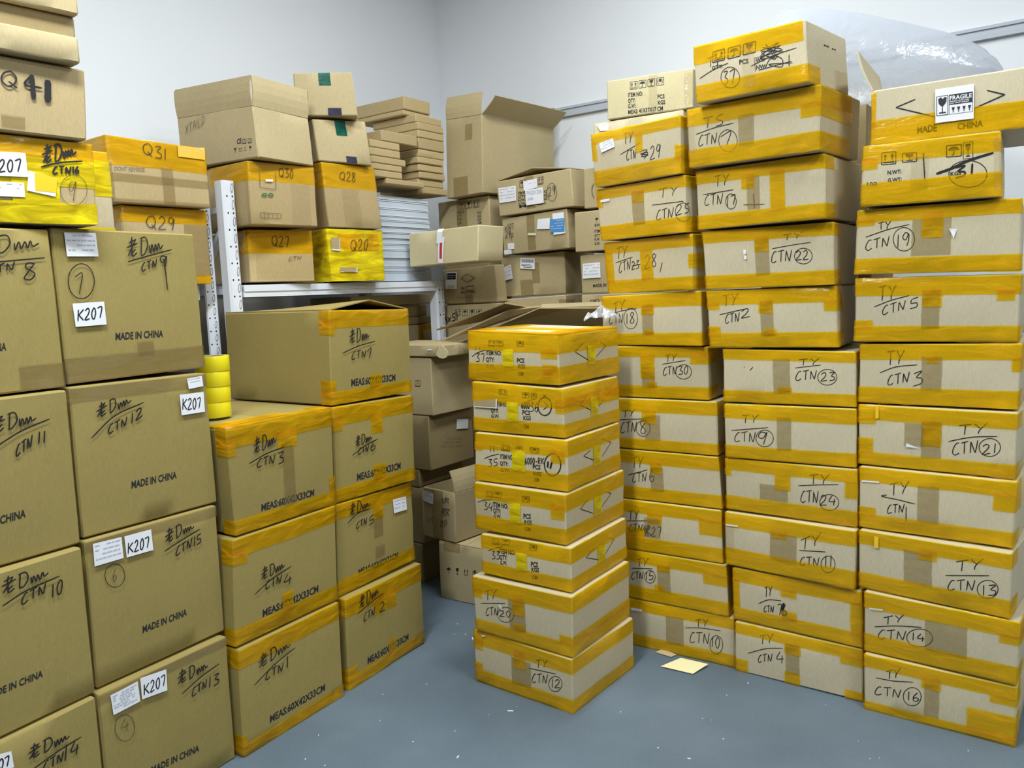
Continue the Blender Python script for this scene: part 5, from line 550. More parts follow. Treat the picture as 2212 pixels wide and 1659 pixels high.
B('cardboard_box','box marked CTN 6 under the tented CTN 7 box','box','60x42x33 boxes with tape along the edges',(-.5081,2.938,.6627),.9607,(.4128,.3364,.575),(.0057,.0019,.0061,-.0072,-.0057,-.0012,-.0059,.0033),'ko',[('o',-.05,.4978,.2725,.3359),('o',.1816,.2394,.2187,.296),('o',-.05,.0413,.2523,.3028),('o',-.05,.4978,.0005,.0505),('o',.1858,.2477,.0336,.1009)],[('w','老Dm',(.0966,.1838),(.1807,.1941),(.0018,.0365),.001736,'ink'),('l',[(.0811,.1559),(.1395,.1793),(.2085,.1952)],.001736,'ink'),('w','CTN',(.1093,.1526),(.1606,.1597),(.0012,.0236),.001736,'ink'),('w','6',(.1677,.1558),(.194,.1595),(.0017,.0347),.001736,'ink'),('t','MEAS:60X42X33CM',(.1026,.0594),(.3298,.0598),(.0013,.0263),'black')],[],73,over=1,bulge=.003,amp=.0028)
B('cardboard_box','box marked CTN 7 with its lid tented open, topmost below the shelf','box','60x42x33 boxes with tape along the edges',(-.5059,2.9622,1.0021),.964,(.4119,.3291,.575),(.0074,.0036,.0011,-.0081,-.0022,.0016,-.0068,.0041),'ko',[('o',-.05,.4969,.2698,.3831),('o',-.05,.4969,.0005,.0466),('o',.1853,.2471,.0333,.0899),('o',-.05,.0206,.2465,.2998),('o',-.05,.0206,.0267,.0866)],[('w','老Dm',(.0883,.2102),(.1867,.2207),(.0024,.0489),.001736,'ink'),('l',[(.0539,.1789),(.1305,.1999),(.2148,.2128)],.001736,'ink'),('w','CTN',(.096,.1526),(.1647,.1581),(.0014,.0285),.001736,'ink'),('w','7',(.1677,.1445),(.1905,.1562),(.0019,.0345),.001736,'ink'),('t','MEAS:60X42X33CM',(.0934,.0581),(.3195,.0548),(.0013,.026),'black')],[],74,top='t',over=1,bulge=.003,amp=.0028)
B('cardboard_box','plain brown box marked CTN 13 with two white papers and a pencilled circled 4','box','plain brown boxes printed MADE IN CHINA',(-.9902,2.1548,.0),1.022,(.4044,.3876,.5),(.0007,.0,.0011,-.0033,-.0021,.0006,.0,.0),'ko',[('t',-.07,.4894,.3605,.3871)],[('w','老Dm',(.2253,.3151),(.3297,.3172),(.0033,.0357),.001736,'ink'),('l',[(.2361,.2843),(.2996,.3047),(.3682,.3173)],.001736,'ink'),('w','CTN',(.2672,.2608),(.3193,.2676),(.0022,.0243),.001736,'ink'),('w','13',(.3245,.2601),(.3629,.2584),(.0029,.0323),.001736,'ink'),('w','4',(.0475,.2603),(.0712,.2577),(.0037,.0378),.000744,'inkp'),('c',(.0604,.2702),(.0035,.0357),(.0268,-.0134),.0007440000000000001,'inkp'),('t','MADE IN CHINA',(.1236,.1052),(.2786,.0888),(.0019,.0195),'black')],[([(.0295,.3763),(.1076,.3797),(.1094,.3221),(.0322,.3199)],'',7,[]),([(.1154,.3843),(.1937,.3758),(.1907,.316),(.1146,.3244)],'',0,[('h','K207',(.1204,.3336),(.1844,.3335),(.0029,.0297),.0016)])],75,over=1,bulge=.004,amp=.0015)
B('cardboard_box','plain brown box marked CTN 15 with two white papers and a pencilled circled 6','box','plain brown boxes printed MADE IN CHINA',(-1.0022,2.1845,.3906),1.0208,(.4061,.3922,.5),(.0037,.0011,.0018,-.0045,-.0031,.0013,-.0032,.002),'ko',[('t',-.07,.4911,.3608,.3917)],[('w','老Dm',(.2248,.3279),(.3219,.3383),(.003,.0354),.001736,'ink'),('l',[(.2202,.305),(.2756,.321),(.3407,.3368)],.001736,'ink'),('w','CTN',(.2557,.2799),(.3097,.294),(.0022,.0264),.001736,'ink'),('w','15',(.3152,.2924),(.3413,.2951),(.0023,.027),.001736,'ink'),('w','6',(.0621,.2668),(.074,.2675),(.0028,.0332),.000744,'inkp'),('c',(.0705,.2823),(.0027,.0311),(.027,-.0086),.0008928,'ink'),('t','MADE IN CHINA',(.1379,.0975),(.2778,.0973),(.0016,.0194),'black')],[([(.0176,.3825),(.0969,.3796),(.0978,.322),(.0175,.3227)],'',4,[]),([(.105,.3788),(.1846,.3781),(.1858,.3188),(.1063,.3204)],'',0,[('h','K207',(.1105,.3298),(.1729,.3306),(.0025,.0293),.0016)])],76,over=1,bulge=.004,amp=.0015)
B('cardboard_box','plain brown box marked CTN 12 with white papers at its upper corner','box','plain brown boxes printed MADE IN CHINA',(-1.0071,2.2034,.7858),1.0141,(.4119,.3939,.5),(.0022,-.0008,-.0021,-.0068,.0015,-.0025,-.0019,.0031),'ko',[('t',-.07,.4969,.3545,.3934)],[('w','老Dm',(.0623,.3072),(.1607,.3312),(.0032,.0338),.001736,'ink'),('l',[(.0437,.2574),(.1117,.3068),(.1983,.3318)],.001736,'ink'),('w','CTN',(.0891,.26),(.1437,.278),(.0022,.0236),.001736,'ink'),('w','12',(.1555,.2784),(.1909,.2958),(.0026,.0264),.001736,'ink'),('t','MADE IN CHINA',(.1423,.1023),(.2813,.1017),(.0019,.0199),'black')],[([(.3428,.3842),(.394,.3874),(.3963,.3563),(.345,.3532)],'',3,[]),([(.3124,.3403),(.3945,.3395),(.3928,.28),(.3116,.2805)],'',0,[('h','K207',(.3159,.296),(.3772,.2918),(.0034,.0326),.0016)])],77,over=1,bulge=.004,amp=.0015)
B('cardboard_box','plain brown box marked CTN 9 with K207 paper and a circled 7','box','plain brown boxes printed MADE IN CHINA',(-1.0216,2.2323,1.1827),1.0429,(.4252,.3957,.5),(-.002,-.0001,-.002,.0002,.0016,.0042,.0025,.0024),'ko',[('t',-.07,.5102,.0005,.0673),('t',.2041,.2551,.0554,.095)],[('w','老Dm',(.1978,.3257),(.3128,.3433),(.0054,.048),.001736,'ink'),('l',[(.1987,.3126),(.2597,.3288),(.3426,.3486)],.001736,'ink'),('w','CTN',(.2374,.2863),(.2874,.3021),(.0025,.0222),.001736,'ink'),('w','9',(.2937,.2885),(.3205,.2931),(.0045,.0409),.001736,'ink'),('l',[(.3121,.3228),(.3137,.2793),(.314,.2343)],.001736,'ink'),('w','7',(.0411,.2267),(.061,.2304),(.0059,.0515),.00124,'ink'),('c',(.0624,.2615),(.0051,.0448),(.0343,-.0004),.00124,'ink'),('t','MADE IN CHINA',(.1417,.1034),(.2876,.1016),(.0022,.0195),'black')],[([(.0306,.3848),(.115,.3862),(.1153,.3257),(.0311,.3244)],'',4,[]),([(.0313,.2051),(.1164,.2076),(.1172,.1467),(.033,.1453)],'',0,[('h','K207',(.039,.1604),(.1047,.1654),(.0033,.029),.0016)])],78,over=1,bulge=.004,amp=.0015)
B('cardboard_box',"plain brown box marked CTN 14, cut by the picture's bottom edge",'box','plain brown boxes printed MADE IN CHINA',(-1.1973,1.7806,.0),1.075,(.4317,.3903,.32),(.0,-.001,-.0003,.0003,.0,.0,.0,.0),'ko',[],[('w','老Dm',(.2477,.3212),(.3513,.316),(.0034,.0317),.001736,'ink'),('l',[(.2568,.2949),(.3157,.3048),(.3807,.3092)],.001736,'ink'),('w','CTN',(.2789,.2737),(.3296,.2753),(.0026,.0242),.001736,'ink'),('w','14',(.3314,.2721),(.3706,.2702),(.004,.0372),.001736,'ink')],[([(.1482,.3809),(.2133,.364),(.2146,.3231),(.1475,.3412)],'',0,[('h','K207',(.1513,.343),(.2042,.3332),(.0025,.0227),.0016)])],79,over=1,bulge=.004,amp=.0015)
B('cardboard_box','plain brown box marked CTN 10, second up in the stack the picture edge cuts','box','plain brown boxes printed MADE IN CHINA',(-1.2078,1.7974,.3933),1.0557,(.4326,.3879,.32),(.0,-.001,.0008,-.0028,-.0012,.0023,.0,.001),'ko',[],[('w','老Dm',(.23,.3358),(.34,.3391),(.0036,.0351),.001736,'ink'),('l',[(.2291,.3087),(.2864,.3261),(.3687,.3346)],.001736,'ink'),('w','CTN',(.2716,.2962),(.3305,.3064),(.0025,.0239),.001736,'ink'),('w','10',(.343,.287),(.3708,.2921),(.0033,.033),.001736,'ink'),('t','MADE IN CHINA',(.1709,.1039),(.3048,.1014),(.0018,.0173),'black')],[],80,over=1,bulge=.004,amp=.0015)
B('cardboard_box','plain brown box marked CTN 11, third up in the stack the picture edge cuts','box','plain brown boxes printed MADE IN CHINA',(-1.2245,1.8235,.7842),1.0191,(.4336,.393,.32),(.0,-.001,.0018,-.0019,-.0015,-.0008,.0,.001),'ko',[],[('w','老Dm',(.2483,.3166),(.3496,.3232),(.0038,.0373),.001736,'ink'),('l',[(.2518,.2816),(.3125,.3096),(.383,.328)],.001736,'ink'),('w','CTN',(.2955,.2502),(.3349,.2703),(.0027,.0268),.001736,'ink'),('w','11',(.3484,.2718),(.3678,.2723),(.0029,.0294),.001736,'ink'),('t','MADE IN CHINA',(.1654,.0979),(.3051,.1023),(.0019,.0189),'black')],[],81,over=1,bulge=.004,amp=.0015)
B('cardboard_box','plain brown box marked CTN 8 under the bright yellow K207 box','box','plain brown boxes printed MADE IN CHINA',(-1.2382,1.8468,1.1802),1.0262,(.4358,.3904,.32),(.0,.0,-.0007,.0005,.001,.0017,.0,.001),'ko',[('t',.3268,.5208,.0005,.0625),('t',.2179,.2702,.0547,.0937)],[('w','老Dm',(.2472,.3233),(.4045,.3433),(.0044,.0403),.001736,'ink'),('l',[(.259,.3051),(.3311,.3131),(.416,.3219)],.001736,'ink'),('w','CTN',(.277,.2791),(.3401,.2941),(.002,.0186),.001736,'ink'),('w','8',(.3576,.2652),(.3888,.2707),(.0046,.0425),.001736,'ink'),('t','MADE IN CHINA',(.1892,.0986),(.3028,.1037),(.002,.0181),'black')],[],82,over=1,bulge=.004,amp=.0015)
B('cardboard_box','shade-toned carton with a white label on the floor in the gap','box','brown cartons heaped in the dark gap',(-.59,3.8601,.0),-.6196,(.32,.1919,.33),(.0,.0,.0,.0,.0,.0,.0,.0),'kd',[],[],[],83,over=1,bulge=.0005,amp=.0012)
B('cardboard_box','shade-toned carton above the floor carton with the white label, in the gap','box','brown cartons heaped in the dark gap',(-.5745,3.8491,.1949),-.6196,(.32,.2708,.33),(.0,.0,.0,.0,.0,.0,.0,.0),'kd',[],[],[],84,over=1,bulge=.0005,amp=.0012)
B('cardboard_box','thin shade-toned carton slipped between two bigger cartons in the gap','box','brown cartons heaped in the dark gap',(-.5943,3.8632,.4687),-.6196,(.34,.085,.33),(.0,.0,.0,.0,.0,.0,.0,.0),'kd',[],[],[],85,over=1,bulge=.0005,amp=.0012)
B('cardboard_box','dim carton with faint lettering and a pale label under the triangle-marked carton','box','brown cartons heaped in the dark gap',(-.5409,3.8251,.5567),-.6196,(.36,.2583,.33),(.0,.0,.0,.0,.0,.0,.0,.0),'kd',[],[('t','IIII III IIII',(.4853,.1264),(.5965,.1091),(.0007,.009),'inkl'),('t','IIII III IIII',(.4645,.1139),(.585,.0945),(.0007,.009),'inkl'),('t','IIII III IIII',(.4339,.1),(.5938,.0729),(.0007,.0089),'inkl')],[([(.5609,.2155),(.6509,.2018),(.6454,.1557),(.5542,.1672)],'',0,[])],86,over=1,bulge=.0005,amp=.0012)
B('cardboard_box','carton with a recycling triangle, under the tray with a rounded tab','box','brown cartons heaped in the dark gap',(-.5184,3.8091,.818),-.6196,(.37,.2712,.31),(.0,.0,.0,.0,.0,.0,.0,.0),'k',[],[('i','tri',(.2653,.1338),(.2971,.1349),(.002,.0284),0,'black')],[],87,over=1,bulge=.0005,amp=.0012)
B('carton_tray','shallow brown tray with a white sticker and rounded tab, on the triangle-marked carton','tray',None,(-.474,3.7651,1.0932),-.6196,(.42,.0545,.3),(.0,.0,.0,.0,.0,.0,.0,.0),'k',[],[],[([(.3308,.0359),(.3611,.0369),(.3592,.0309),(.3289,.0297)],'',0,[])],88,over=1,bulge=.0005,amp=.0012)
B('carton_tray','flat brown tray lying directly on the Q41 box','tray','flat trays on the Q41 box',(-1.2515,1.7962,1.9699),.86,(.7,.061,.22),(.0,.0,.0,.0,.0,.0,.0,.0),'k',[],[],[],89,over=1,bulge=.0005,amp=.0012)
B('carton_tray','set-back flat brown tray between two others above the Q41 box','tray','flat trays on the Q41 box',(-1.2612,1.8483,2.0329),.86,(.66,.057,.2),(.0,.0,.0,.0,.0,.0,.0,.0),'kd',[],[],[],90,over=1,bulge=.0005,amp=.0012)
B('carton_tray','topmost flat brown tray above the Q41 box','tray','flat trays on the Q41 box',(-1.2503,1.8306,2.0919),.86,(.68,.049,.2),(.0,.0,.0,.0,.0,.0,.0,.0),'k',[],[],[],91,over=1,bulge=.0005,amp=.0012)
B('mailer_box','topmost flat brown mailer in the pile next to the tall open carton','mailer box','flat mailers beside the tall open carton',(-.6215,4.2757,2.3011),-.6196,(.34,.0635,.2),(.0,.0,.0,.0,.0,.0,.0,.0),'kb',[],[],[],92,over=1,bulge=.0005,amp=.0012)
B('mailer_box','second flat brown mailer from the top in the pile next to the tall open carton','mailer box','flat mailers beside the tall open carton',(-.6263,4.2791,2.2752),-.6196,(.34,.0239,.2),(.0,.0,.0,.0,.0,.0,.0,.0),'kb',[],[],[],93,over=1,bulge=.0005,amp=.0012)
B('mailer_box','third flat brown mailer from the top in the pile next to the tall open carton','mailer box','flat mailers beside the tall open carton',(-.55,4.2615,2.2371),-.6196,(.3,.0361,.2),(.0,.0,.0,.0,.0,.0,.0,.0),'kb',[],[],[],94,over=1,bulge=.0005,amp=.0012)
B('mailer_box','fourth flat brown mailer from the top in the pile next to the tall open carton','mailer box','flat mailers beside the tall open carton',(-.5397,4.2542,2.1983),-.6196,(.3,.0369,.2),(.0,.0,.0,.0,.0,.0,.0,.0),'kb',[],[],[],95,over=1,bulge=.0005,amp=.0012)
B('mailer_box','fifth flat brown mailer from the top in the pile next to the tall open carton','mailer box','flat mailers beside the tall open carton',(-.54,4.2544,2.1603),-.6196,(.3,.0359,.2),(.0,.0,.0,.0,.0,.0,.0,.0),'kb',[],[],[],96,over=1,bulge=.0005,amp=.0012)
B('mailer_box','sixth flat brown mailer from the top in the pile next to the tall open carton','mailer box','flat mailers beside the tall open carton',(-.5403,4.2546,2.1054),-.6196,(.3,.0529,.2),(.0,.0,.0,.0,.0,.0,.0,.0),'kb',[],[],[],97,over=1,bulge=.0005,amp=.0012)
B('mailer_box','seventh flat brown mailer from the top in the pile next to the tall open carton','mailer box','flat mailers beside the tall open carton',(-.5434,4.2569,2.0666),-.6196,(.3,.0368,.2),(.0,.0,.0,.0,.0,.0,.0,.0),'kb',[],[],[],98,over=1,bulge=.0005,amp=.0012)
B('mailer_box','eighth flat brown mailer from the top in the pile next to the tall open carton','mailer box','flat mailers beside the tall open carton',(-.548,4.2478,2.0343),-.6196,(.3,.0303,.2),(.0,.0,.0,.0,.0,.0,.0,.0),'kb',[],[],[],99,over=1,bulge=.0005,amp=.0012)
B('mailer_box','ninth flat brown mailer from the top in the pile next to the tall open carton','mailer box','flat mailers beside the tall open carton',(-.5475,4.2598,1.9981),-.6196,(.3,.0342,.2),(.0,.0,.0,.0,.0,.0,.0,.0),'kb',[],[],[],100,over=1,bulge=.0005,amp=.0012)
B('mailer_box','tenth flat brown mailer from the top in the pile next to the tall open carton','mailer box','flat mailers beside the tall open carton',(-.5372,4.2647,1.9633),-.6196,(.28,.0328,.2),(.0,.0,.0,.0,.0,.0,.0,.0),'kb',[],[],[],101,over=1,bulge=.0005,amp=.0012)
B('mailer_box','eleventh flat brown mailer from the top in the pile next to the tall open carton','mailer box','flat mailers beside the tall open carton',(-.5468,4.2716,1.9243),-.6196,(.28,.0369,.2),(.0,.0,.0,.0,.0,.0,.0,.0),'kb',[],[],[],102,over=1,bulge=.0005,amp=.0012)
B('mailer_box','lowest flat brown mailer in the pile next to the tall open carton','mailer box','flat mailers beside the tall open carton',(-.5371,4.2892,1.8881),-.6196,(.3,.0342,.2),(.0,.0,.0,.0,.0,.0,.0,.0),'kb',[],[],[],103,over=1,bulge=.0005,amp=.0012)
B('mailer_box','topmost short brown mailer in the pile next to the green-taped cartons','mailer box','flat mailers beside the green-taped cartons',(-.4949,4.0333,2.1066),.9512,(.2521,.0497,.26),(.0,.0,.0,.0,.0,.0,.0,.0),'kb',[],[],[],104,over=1,bulge=.0005,amp=.0012)
B('mailer_box','second short brown mailer from the top in the pile next to the green-taped cartons','mailer box','flat mailers beside the green-taped cartons',(-.5555,3.9482,2.07),.9512,(.2025,.0346,.26),(.0,.0,.0,.0,.0,.0,.0,.0),'kb',[],[],[],105,over=1,bulge=.0005,amp=.0012)
B('mailer_box','third short brown mailer from the top in the pile next to the green-taped cartons','mailer box','flat mailers beside the green-taped cartons',(-.5562,3.9473,2.0328),.9512,(.2065,.0352,.26),(.0,.0,.0,.0,.0,.0,.0,.0),'kb',[],[],[],106,over=1,bulge=.0005,amp=.0012)
B('mailer_box','fourth short brown mailer from the top in the pile next to the green-taped cartons','mailer box','flat mailers beside the green-taped cartons',(-.5438,3.9647,1.9995),.9512,(.2373,.0313,.26),(.0,.0,.0,.0,.0,.0,.0,.0),'kb',[],[],[],107,over=1,bulge=.0005,amp=.0012)
B('mailer_box','fifth short brown mailer from the top in the pile next to the green-taped cartons','mailer box','flat mailers beside the green-taped cartons',(-.5523,3.9527,1.9695),.9512,(.2089,.028,.26),(.0,.0,.0,.0,.0,.0,.0,.0),'kb',[],[],[],108,over=1,bulge=.0005,amp=.0012)
B('mailer_box','sixth short brown mailer from the top in the pile next to the green-taped cartons','mailer box','flat mailers beside the green-taped cartons',(-.5473,3.9598,1.9363),.9512,(.1902,.0312,.26),(.0,.0,.0,.0,.0,.0,.0,.0),'kb',[],[],[],109,over=1,bulge=.0005,amp=.0012)
B('mailer_box','lowest short brown mailer in the pile next to the green-taped cartons','mailer box','flat mailers beside the green-taped cartons',(-.4793,4.0551,1.9085),.9512,(.2716,.0258,.26),(.0,.0,.0,.0,.0,.0,.0,.0),'kb',[],[],[],110,over=1,bulge=.0005,amp=.0012)
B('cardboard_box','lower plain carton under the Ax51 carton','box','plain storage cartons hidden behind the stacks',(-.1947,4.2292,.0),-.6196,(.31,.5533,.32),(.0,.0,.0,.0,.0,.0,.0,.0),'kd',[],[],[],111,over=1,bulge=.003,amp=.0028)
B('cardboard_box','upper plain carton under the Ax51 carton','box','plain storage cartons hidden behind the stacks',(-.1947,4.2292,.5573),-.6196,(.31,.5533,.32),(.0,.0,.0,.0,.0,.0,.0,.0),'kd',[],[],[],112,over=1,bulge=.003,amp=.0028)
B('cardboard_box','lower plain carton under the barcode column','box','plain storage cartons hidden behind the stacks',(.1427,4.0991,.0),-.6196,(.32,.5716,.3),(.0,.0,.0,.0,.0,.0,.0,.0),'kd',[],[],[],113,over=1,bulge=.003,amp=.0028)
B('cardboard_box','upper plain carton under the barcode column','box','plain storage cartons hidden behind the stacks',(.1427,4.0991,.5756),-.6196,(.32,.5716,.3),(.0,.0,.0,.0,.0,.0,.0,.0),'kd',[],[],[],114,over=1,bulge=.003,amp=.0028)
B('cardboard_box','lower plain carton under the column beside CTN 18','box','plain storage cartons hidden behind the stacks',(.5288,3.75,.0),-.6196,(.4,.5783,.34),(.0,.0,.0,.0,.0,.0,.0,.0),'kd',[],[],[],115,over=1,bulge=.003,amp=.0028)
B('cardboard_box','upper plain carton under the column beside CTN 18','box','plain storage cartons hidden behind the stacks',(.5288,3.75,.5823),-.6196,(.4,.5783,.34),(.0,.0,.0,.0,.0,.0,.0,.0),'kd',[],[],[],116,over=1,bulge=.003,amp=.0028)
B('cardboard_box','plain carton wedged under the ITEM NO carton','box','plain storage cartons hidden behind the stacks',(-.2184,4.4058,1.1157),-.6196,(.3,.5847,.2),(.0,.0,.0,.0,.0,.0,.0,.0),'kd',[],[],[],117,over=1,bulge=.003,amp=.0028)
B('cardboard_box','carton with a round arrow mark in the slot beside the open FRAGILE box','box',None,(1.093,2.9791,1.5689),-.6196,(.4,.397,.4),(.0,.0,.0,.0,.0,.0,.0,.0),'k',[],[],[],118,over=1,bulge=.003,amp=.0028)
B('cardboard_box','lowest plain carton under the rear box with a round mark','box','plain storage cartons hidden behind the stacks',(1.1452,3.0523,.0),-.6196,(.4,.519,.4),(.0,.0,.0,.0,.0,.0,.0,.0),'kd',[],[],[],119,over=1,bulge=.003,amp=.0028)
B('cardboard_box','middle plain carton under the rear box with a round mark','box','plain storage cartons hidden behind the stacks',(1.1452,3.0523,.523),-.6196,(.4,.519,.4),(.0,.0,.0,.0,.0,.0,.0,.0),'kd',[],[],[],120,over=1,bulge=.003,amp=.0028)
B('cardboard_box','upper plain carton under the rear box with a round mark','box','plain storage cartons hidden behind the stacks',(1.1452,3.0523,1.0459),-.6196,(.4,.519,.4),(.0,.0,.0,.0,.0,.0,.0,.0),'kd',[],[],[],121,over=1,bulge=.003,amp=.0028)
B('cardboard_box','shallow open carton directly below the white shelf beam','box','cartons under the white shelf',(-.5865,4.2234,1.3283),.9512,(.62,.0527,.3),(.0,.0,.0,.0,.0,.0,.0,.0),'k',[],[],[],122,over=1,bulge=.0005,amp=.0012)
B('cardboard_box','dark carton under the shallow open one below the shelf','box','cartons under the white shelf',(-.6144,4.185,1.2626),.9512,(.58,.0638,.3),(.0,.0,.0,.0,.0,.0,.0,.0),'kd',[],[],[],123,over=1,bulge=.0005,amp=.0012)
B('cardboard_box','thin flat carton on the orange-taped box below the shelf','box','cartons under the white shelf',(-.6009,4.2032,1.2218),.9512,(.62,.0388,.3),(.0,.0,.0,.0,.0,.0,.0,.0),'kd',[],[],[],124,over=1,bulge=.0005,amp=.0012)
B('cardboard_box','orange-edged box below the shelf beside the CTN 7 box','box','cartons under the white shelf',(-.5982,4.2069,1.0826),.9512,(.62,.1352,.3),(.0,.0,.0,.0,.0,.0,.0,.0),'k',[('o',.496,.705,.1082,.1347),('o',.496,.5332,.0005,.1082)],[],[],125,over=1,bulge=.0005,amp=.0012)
B('cardboard_box','added carton that darkens the space under the shelf behind the tented CTN 7 box','box','cartons under the white shelf',(-.9321,3.7388,.0),.9512,(.5,1.327,.26),(.0,.0,.0,.0,.0,.0,.0,.0),'kd',[],[],[],126,over=1,bulge=.0005,amp=.0012)  # added unseen carton, keeps the space under the shelf dark
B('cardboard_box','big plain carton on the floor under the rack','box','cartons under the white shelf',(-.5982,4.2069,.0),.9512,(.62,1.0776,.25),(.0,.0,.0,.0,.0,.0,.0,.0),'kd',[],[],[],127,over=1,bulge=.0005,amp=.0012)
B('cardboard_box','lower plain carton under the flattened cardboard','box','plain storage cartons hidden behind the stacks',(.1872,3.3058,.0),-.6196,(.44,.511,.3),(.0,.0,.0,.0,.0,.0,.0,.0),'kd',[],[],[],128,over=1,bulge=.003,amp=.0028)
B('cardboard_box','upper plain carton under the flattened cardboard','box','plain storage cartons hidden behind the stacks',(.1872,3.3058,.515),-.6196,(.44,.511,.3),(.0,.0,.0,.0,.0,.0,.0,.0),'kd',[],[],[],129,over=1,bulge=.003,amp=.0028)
CRUMBS = [(-0.219, 1.696), (0.141, 1.794), (-0.6, 2.263), (0.972, 1.922), (0.458, 2.026), (-0.362, 1.702), (-0.268, 3.262), (1.115, 3.033), (1.051, 1.868), (1.23, 1.665), (0.613, 2.776), (0.388, 1.838), (0.316, 1.67), (0.482, 2.07), (0.394, 2.286), (0.598, 2.319), (-0.387, 2.08), (1.078, 1.582), (-0.119, 2.516), (0.31, 2.151), (1.494, 1.872), (0.179, 1.885), (0.673, 2.025), (-0.028, 2.561), (1.285, 1.692), (-0.611, 1.935), (-0.216, 2.129), (-0.351, 2.372), (0.903, 3.324), (-0.709, 2.049), (1.424, 2.973), (-0.09, 1.864), (0.249, 1.759), (-0.005, 1.518), (-0.649, 1.822), (1.013, 2.189), (-0.097, 1.684), (-0.282, 1.613), (-0.626, 1.82), (0.773, 1.784), (-0.658, 2.432), (-0.19, 3.396), (-0.475, 2.506), (0.991, 2.278), (-0.206, 2.28), (-0.667, 2.3), (-0.191, 3.19), (-0.679, 1.983), (-0.205, 1.895), (-0.229, 3.152), (-0.431, 1.597), (0.362, 1.677), (-0.275, 3.16), (-0.146, 3.253), (1.402, 1.641), (0.754, 1.585), (1.273, 1.743), (1.429, 2.768), (-0.614, 1.818), (0.679, 2.581), (0.93, 3.262), (-0.258, 1.506), (1.325, 1.525), (1.222, 1.72), (1.227, 1.883), (0.761, 2.128), (0.311, 2.5), (-0.691, 1.565), (0.588, 2.429), (-0.438, 2.189), (0.977, 2.494), (1.112, 1.662), (0.473, 2.224), (1.022, 2.091), (-0.224, 2.425), (1.424, 1.681), (-0.492, 2.68), (0.226, 3.13), (0.997, 1.627), (1.233, 1.872), (-0.07, 3.089), (0.201, 3.017), (-0.373, 3.161), (-0.353, 1.784), (0.362, 2.143), (0.469, 3.218), (0.849, 1.511), (-0.048, 2.535), (0.34, 1.644), (-0.198, 3.11), (1.468, 2.691), (0.773, 2.658), (-0.045, 3.234), (-0.062, 3.148), (0.245, 1.767), (0.985, 2.188), (0.74, 1.753), (-0.564, 1.773), (1.07, 1.838), (1.279, 2.207), (0.546, 2.166), (0.647, 1.678), (0.156, 3.279), (-0.346, 2.743), (-0.015, 2.071), (-0.698, 1.538), (1.395, 1.801), (0.564, 2.441), (0.541, 3.282), (0.961, 3.34)]
SHEETS = [([(-0.3627, 4.0174, 1.1976), (-0.0111, 3.742, 1.2607), (0.0906, 3.4238, 1.3035), (-0.0159, 3.4506, 1.3247)], 'shade-toned flattened sheet leaning highest in front of the Ax51 carton', 'kd'), ([(-0.3347, 3.8992, 1.1487), (-0.0052, 3.615, 1.248), (0.1315, 3.3701, 1.3067), (0.0006, 3.488, 1.2939)], 'folded sheet wedged between two leaning sheets behind the free-standing column', 'kb'), ([(-0.2328, 3.7282, 1.1552), (-0.0316, 3.511, 1.2387), (0.1268, 3.2997, 1.3064), (0.2495, 3.2122, 1.3032), (0.3609, 3.1327, 1.3004), (0.3731, 3.2714, 1.1555), (0.0946, 3.4947, 1.1425)], 'broad shade-toned sheet standing right behind the top box of the free-standing column', 'kd'), ([(0.144, 3.5822, 1.3083), (0.4035, 3.3972, 1.3108), (0.3896, 3.2843, 1.2963), (0.1387, 3.4632, 1.2949)], 'narrow sheet edge lying behind the broad shade-toned sheet', 'k')]  # shade on the two big sheets is put into their board colour
# ---------------------------------------------------------------- tape rolls on the CTN 3 box
film_roll = plain('yellow_tape_roll', (.80, .70, .015), .25); core = plain('roll_core_board', (.55, .45, .28), .8)
zr = 1.0135
for i in range(4):
    t = thing('tape_roll', ['lowest', 'second', 'third', 'topmost'][i] + ' yellow tape roll ' + ('from below ' if i in (1, 2) else '') + 'in the column on the CTN 3 box', 'tape roll', (-.962 + .002 * i, 2.588, zr), .3 * i, 'yellow tape rolls'); 
    m = MB(); n = 32; R_, r_, H_ = .053, .041, .0485
    prof = [(r_, .001), (R_ - .001, 0), (R_, .002), (R_, H_ - .002), (R_ - .001, H_), (r_, H_ - .001)]; k = len(prof)
    m.add([(a * math.cos(2 * math.pi * j / n), a * math.sin(2 * math.pi * j / n), b) for j in range(n) for a, b in prof], [(j * k + q, ((j + 1) % n) * k + q, ((j + 1) % n) * k + (q + 1) % k, j * k + (q + 1) % k) for j in range(n) for q in range(k)])
    m.build('wound_tape', film_roll, t, 40)
    m = MB(); m.add([(a * math.cos(2 * math.pi * j / n), a * math.sin(2 * math.pi * j / n), b) for j in range(n) for a, b in ((.0385, 0), (.0408, 0), (.0408, H_), (.0385, H_))], [(j * 4 + q, ((j + 1) % n) * 4 + q, ((j + 1) % n) * 4 + (q + 1) % 4, j * 4 + (q + 1) % 4) for j in range(n) for q in range(4)])
    m.build('cardboard_core', core, t, 40); zr += .049
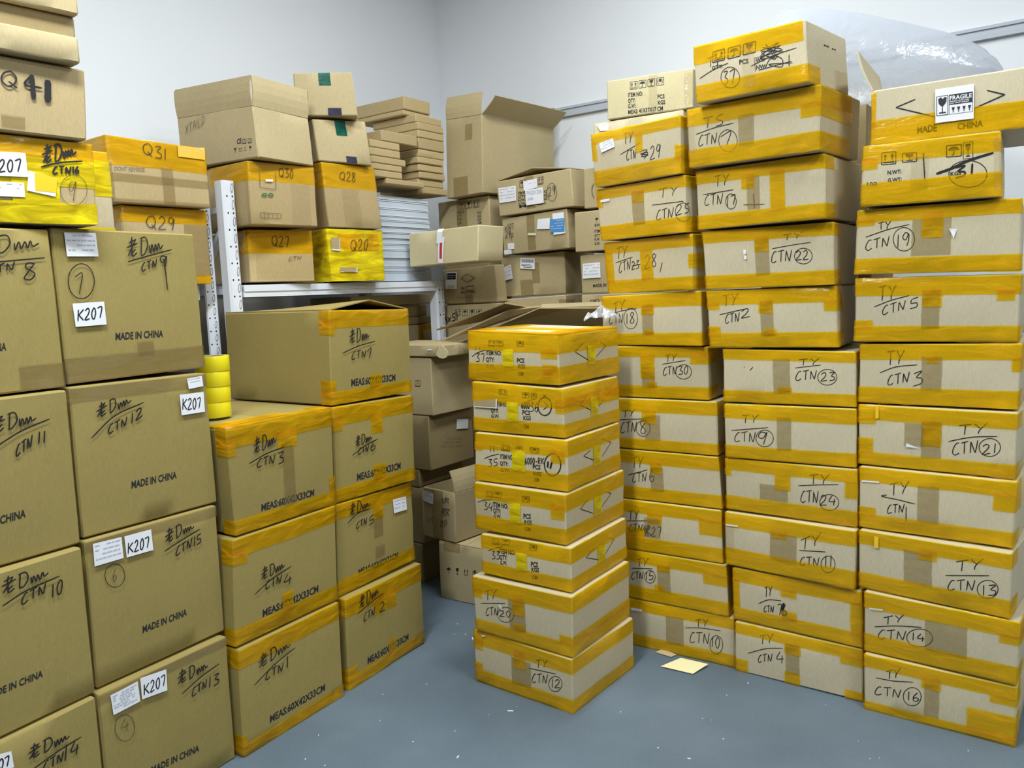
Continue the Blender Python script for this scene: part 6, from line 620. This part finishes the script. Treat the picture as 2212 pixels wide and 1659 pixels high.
# ---------------------------------------------------------------- see-through plastic
def plastic(name, mixv, col=(.72, .76, .84), rough=.18):
    m_, nt, b = new_mat(name); nt.nodes.remove(b); out = nt.nodes['Material Output']
    tc = N(nt, 'ShaderNodeTexCoord'); ns = N(nt, 'ShaderNodeTexNoise'); ns.inputs['Scale'].default_value = 16; ns.inputs['Detail'].default_value = 4; ns.inputs['Distortion'].default_value = 1.5
    nt.links.new(tc.outputs['Object'], ns.inputs['Vector']); bp = N(nt, 'ShaderNodeBump'); bp.inputs['Strength'].default_value = .5; bp.inputs['Distance'].default_value = .01; nt.links.new(ns.outputs[0], bp.inputs['Height'])
    t = N(nt, 'ShaderNodeBsdfTransparent'); d = N(nt, 'ShaderNodeBsdfDiffuse'); d.inputs[0].default_value = (*col, 1); tl = N(nt, 'ShaderNodeBsdfTranslucent'); tl.inputs[0].default_value = (*col, 1)
    g = N(nt, 'ShaderNodeBsdfGlossy'); g.inputs['Roughness'].default_value = rough
    for q in (d, g): nt.links.new(bp.outputs[0], q.inputs['Normal'])
    x = N(nt, 'ShaderNodeMixShader'); x.inputs[0].default_value = .4; nt.links.new(d.outputs[0], x.inputs[1]); nt.links.new(tl.outputs[0], x.inputs[2])
    y = N(nt, 'ShaderNodeMixShader'); y.inputs[0].default_value = mixv; nt.links.new(t.outputs[0], y.inputs[1]); nt.links.new(x.outputs[0], y.inputs[2])
    z = N(nt, 'ShaderNodeMixShader'); z.inputs[0].default_value = .12; nt.links.new(y.outputs[0], z.inputs[1]); nt.links.new(g.outputs[0], z.inputs[2]); nt.links.new(z.outputs[0], out.inputs[0]); return m_
bag = thing('bubble_wrap_roll', 'big clear plastic wrapped roll lying behind the topmost boxes', 'plastic roll', (1.10, 3.25, 1.972))
A_, B_ = Vector((0, 0, .215)), Vector((.54, -.385, .085)); ax = (B_ - A_).normalized(); sx = ax.cross(Vector((0, 0, 1))).normalized(); ux = sx.cross(ax)
def ring_mesh(stations, n, seed, name, mat):
    vs = []; fs = []
    for i, (t, r, sq) in enumerate(stations):
        c = A_.lerp(B_, t)
        for j in range(n):
            a = 2 * math.pi * j / n; k = r * (1 + sq * noise.noise(Vector((math.cos(a) * 2.2, math.sin(a) * 2.2, i * .8 + seed)) * 1.6))
            p = c + sx * math.cos(a) * k + ux * math.sin(a) * k; p.z = max(p.z, .003); vs.append(p)
    for i in range(len(stations) - 1):
        for j in range(n): fs.append((i * n + j, i * n + (j + 1) % n, (i + 1) * n + (j + 1) % n, (i + 1) * n + j))
    return mesh(name, vs, fs, mat, bag, 50)
ring_mesh([(.0, .213, .03), (.05, .214, .03), (.2, .206, .03), (.4, .188, .04), (.6, .16, .05), (.8, .126, .08), (.92, .098, .12), (1.0, .07, .2), (1.06, .04, .3), (1.1, .012, .3)], 40, 1, 'wrapped_roll', plastic('milky_plastic', .62))
ring_mesh([(.0, .215, .03), (-.04, .2, .1), (-.07, .16, .25), (-.05, .10, .4), (-.11, .055, .5), (-.18, .075, .7), (-.24, .11, .8)], 48, 4, 'gathered_end', plastic('crinkled_plastic', .42, rough=.1))
scrap = tag(mesh('plastic_scrap', *(lambda n: ([Vector((.345 + .07 * math.cos(a) * r, 3.02 + .05 * math.sin(a) * r, 1.262 + .05 * (1 - r) + .022 * noise.noise(Vector((math.cos(a) * r * 3, math.sin(a) * r * 3, 2)) * 1.7))) for r in (.15, .45, .75, 1) for a in [2 * math.pi * i / n for i in range(n)]], [(k * n + i, k * n + (i + 1) % n, (k + 1) * n + (i + 1) % n, (k + 1) * n + i) for k in range(3) for i in range(n)] + [tuple(range(n))]))(22), plastic('scrap_plastic', .4, rough=.12)), 'crumpled clear plastic scrap behind the top of the free-standing column', 'plastic')
# ---------------------------------------------------------------- flattened cardboard
def sheet(pts, label, mat, th=.007):
    m = MB(); m.slab(pts, th); c = Vector(pts[0]); return tag(m.build('cardboard_sheet', mat), label, 'cardboard', 'flattened cardboard behind the free-standing column')
for P_, l_, m_ in SHEETS: sheet(P_, l_, M[m_])
# ---------------------------------------------------------------- small things on the floor
m = MB(); m.slab([(.498, 2.80, .004), (.58, 2.843, .012), (.668, 2.79, .01), (.60, 2.735, .003)], .0015); tag(m.build('paper_slip', M['pyp']), 'pale yellow paper slip on the floor by the CTN 10 box', 'paper')
m = MB(); m.slab([(.50, 2.92, .002), (.53, 2.935, .006), (.575, 2.89, .003), (.55, 2.875, .002)], .0015); tag(m.build('cardboard_scrap', M['k']), 'torn bit of brown cardboard on the floor beside the CTN 10 box', 'cardboard')
m = MB(); m.box((.655, 2.09, 0), (.668, 2.103, .004)); tag(m.build('dark_chip', M['hole']), 'tiny dark chip alone on the open floor', 'chip')
rnd = random.Random(11); m = MB()
for x, y in CRUMBS:
    s_ = rnd.uniform(.0007, .0018) * (1.7 if rnd.random() < .08 else 1); a = rnd.uniform(0, 3.1); l_ = s_ * rnd.choice((1, 1, 1.5, 4))
    dx, dy = math.cos(a), math.sin(a); m.hexa([(x + dx * i_ * l_ - dy * j_ * s_, y + dy * i_ * l_ + dx * j_ * s_, z) for z in (.0002, .002) for i_, j_ in ((-1, -1), (1, -1), (1, 1), (-1, 1))])
o = tag(m.build('paper_crumbs', M['paper']), 'white paper crumbs scattered over the grey floor', 'crumbs'); o['kind'] = 'stuff'

# the rounded tuck tab of the shallow tray
tray = next(o for o in COL.objects if o.get('label', '').startswith('shallow brown tray'))
m = MB(); m.slab([(.2 + a, -.007, b) for a, b in ((-.03, .012), (-.012, -.002), (.012, -.006), (.032, .0), (.042, .012), (.04, .026), (.026, .042), (.008, .052), (-.008, .05))], .003); m.build('tuck_tab', M['kp'], tray)
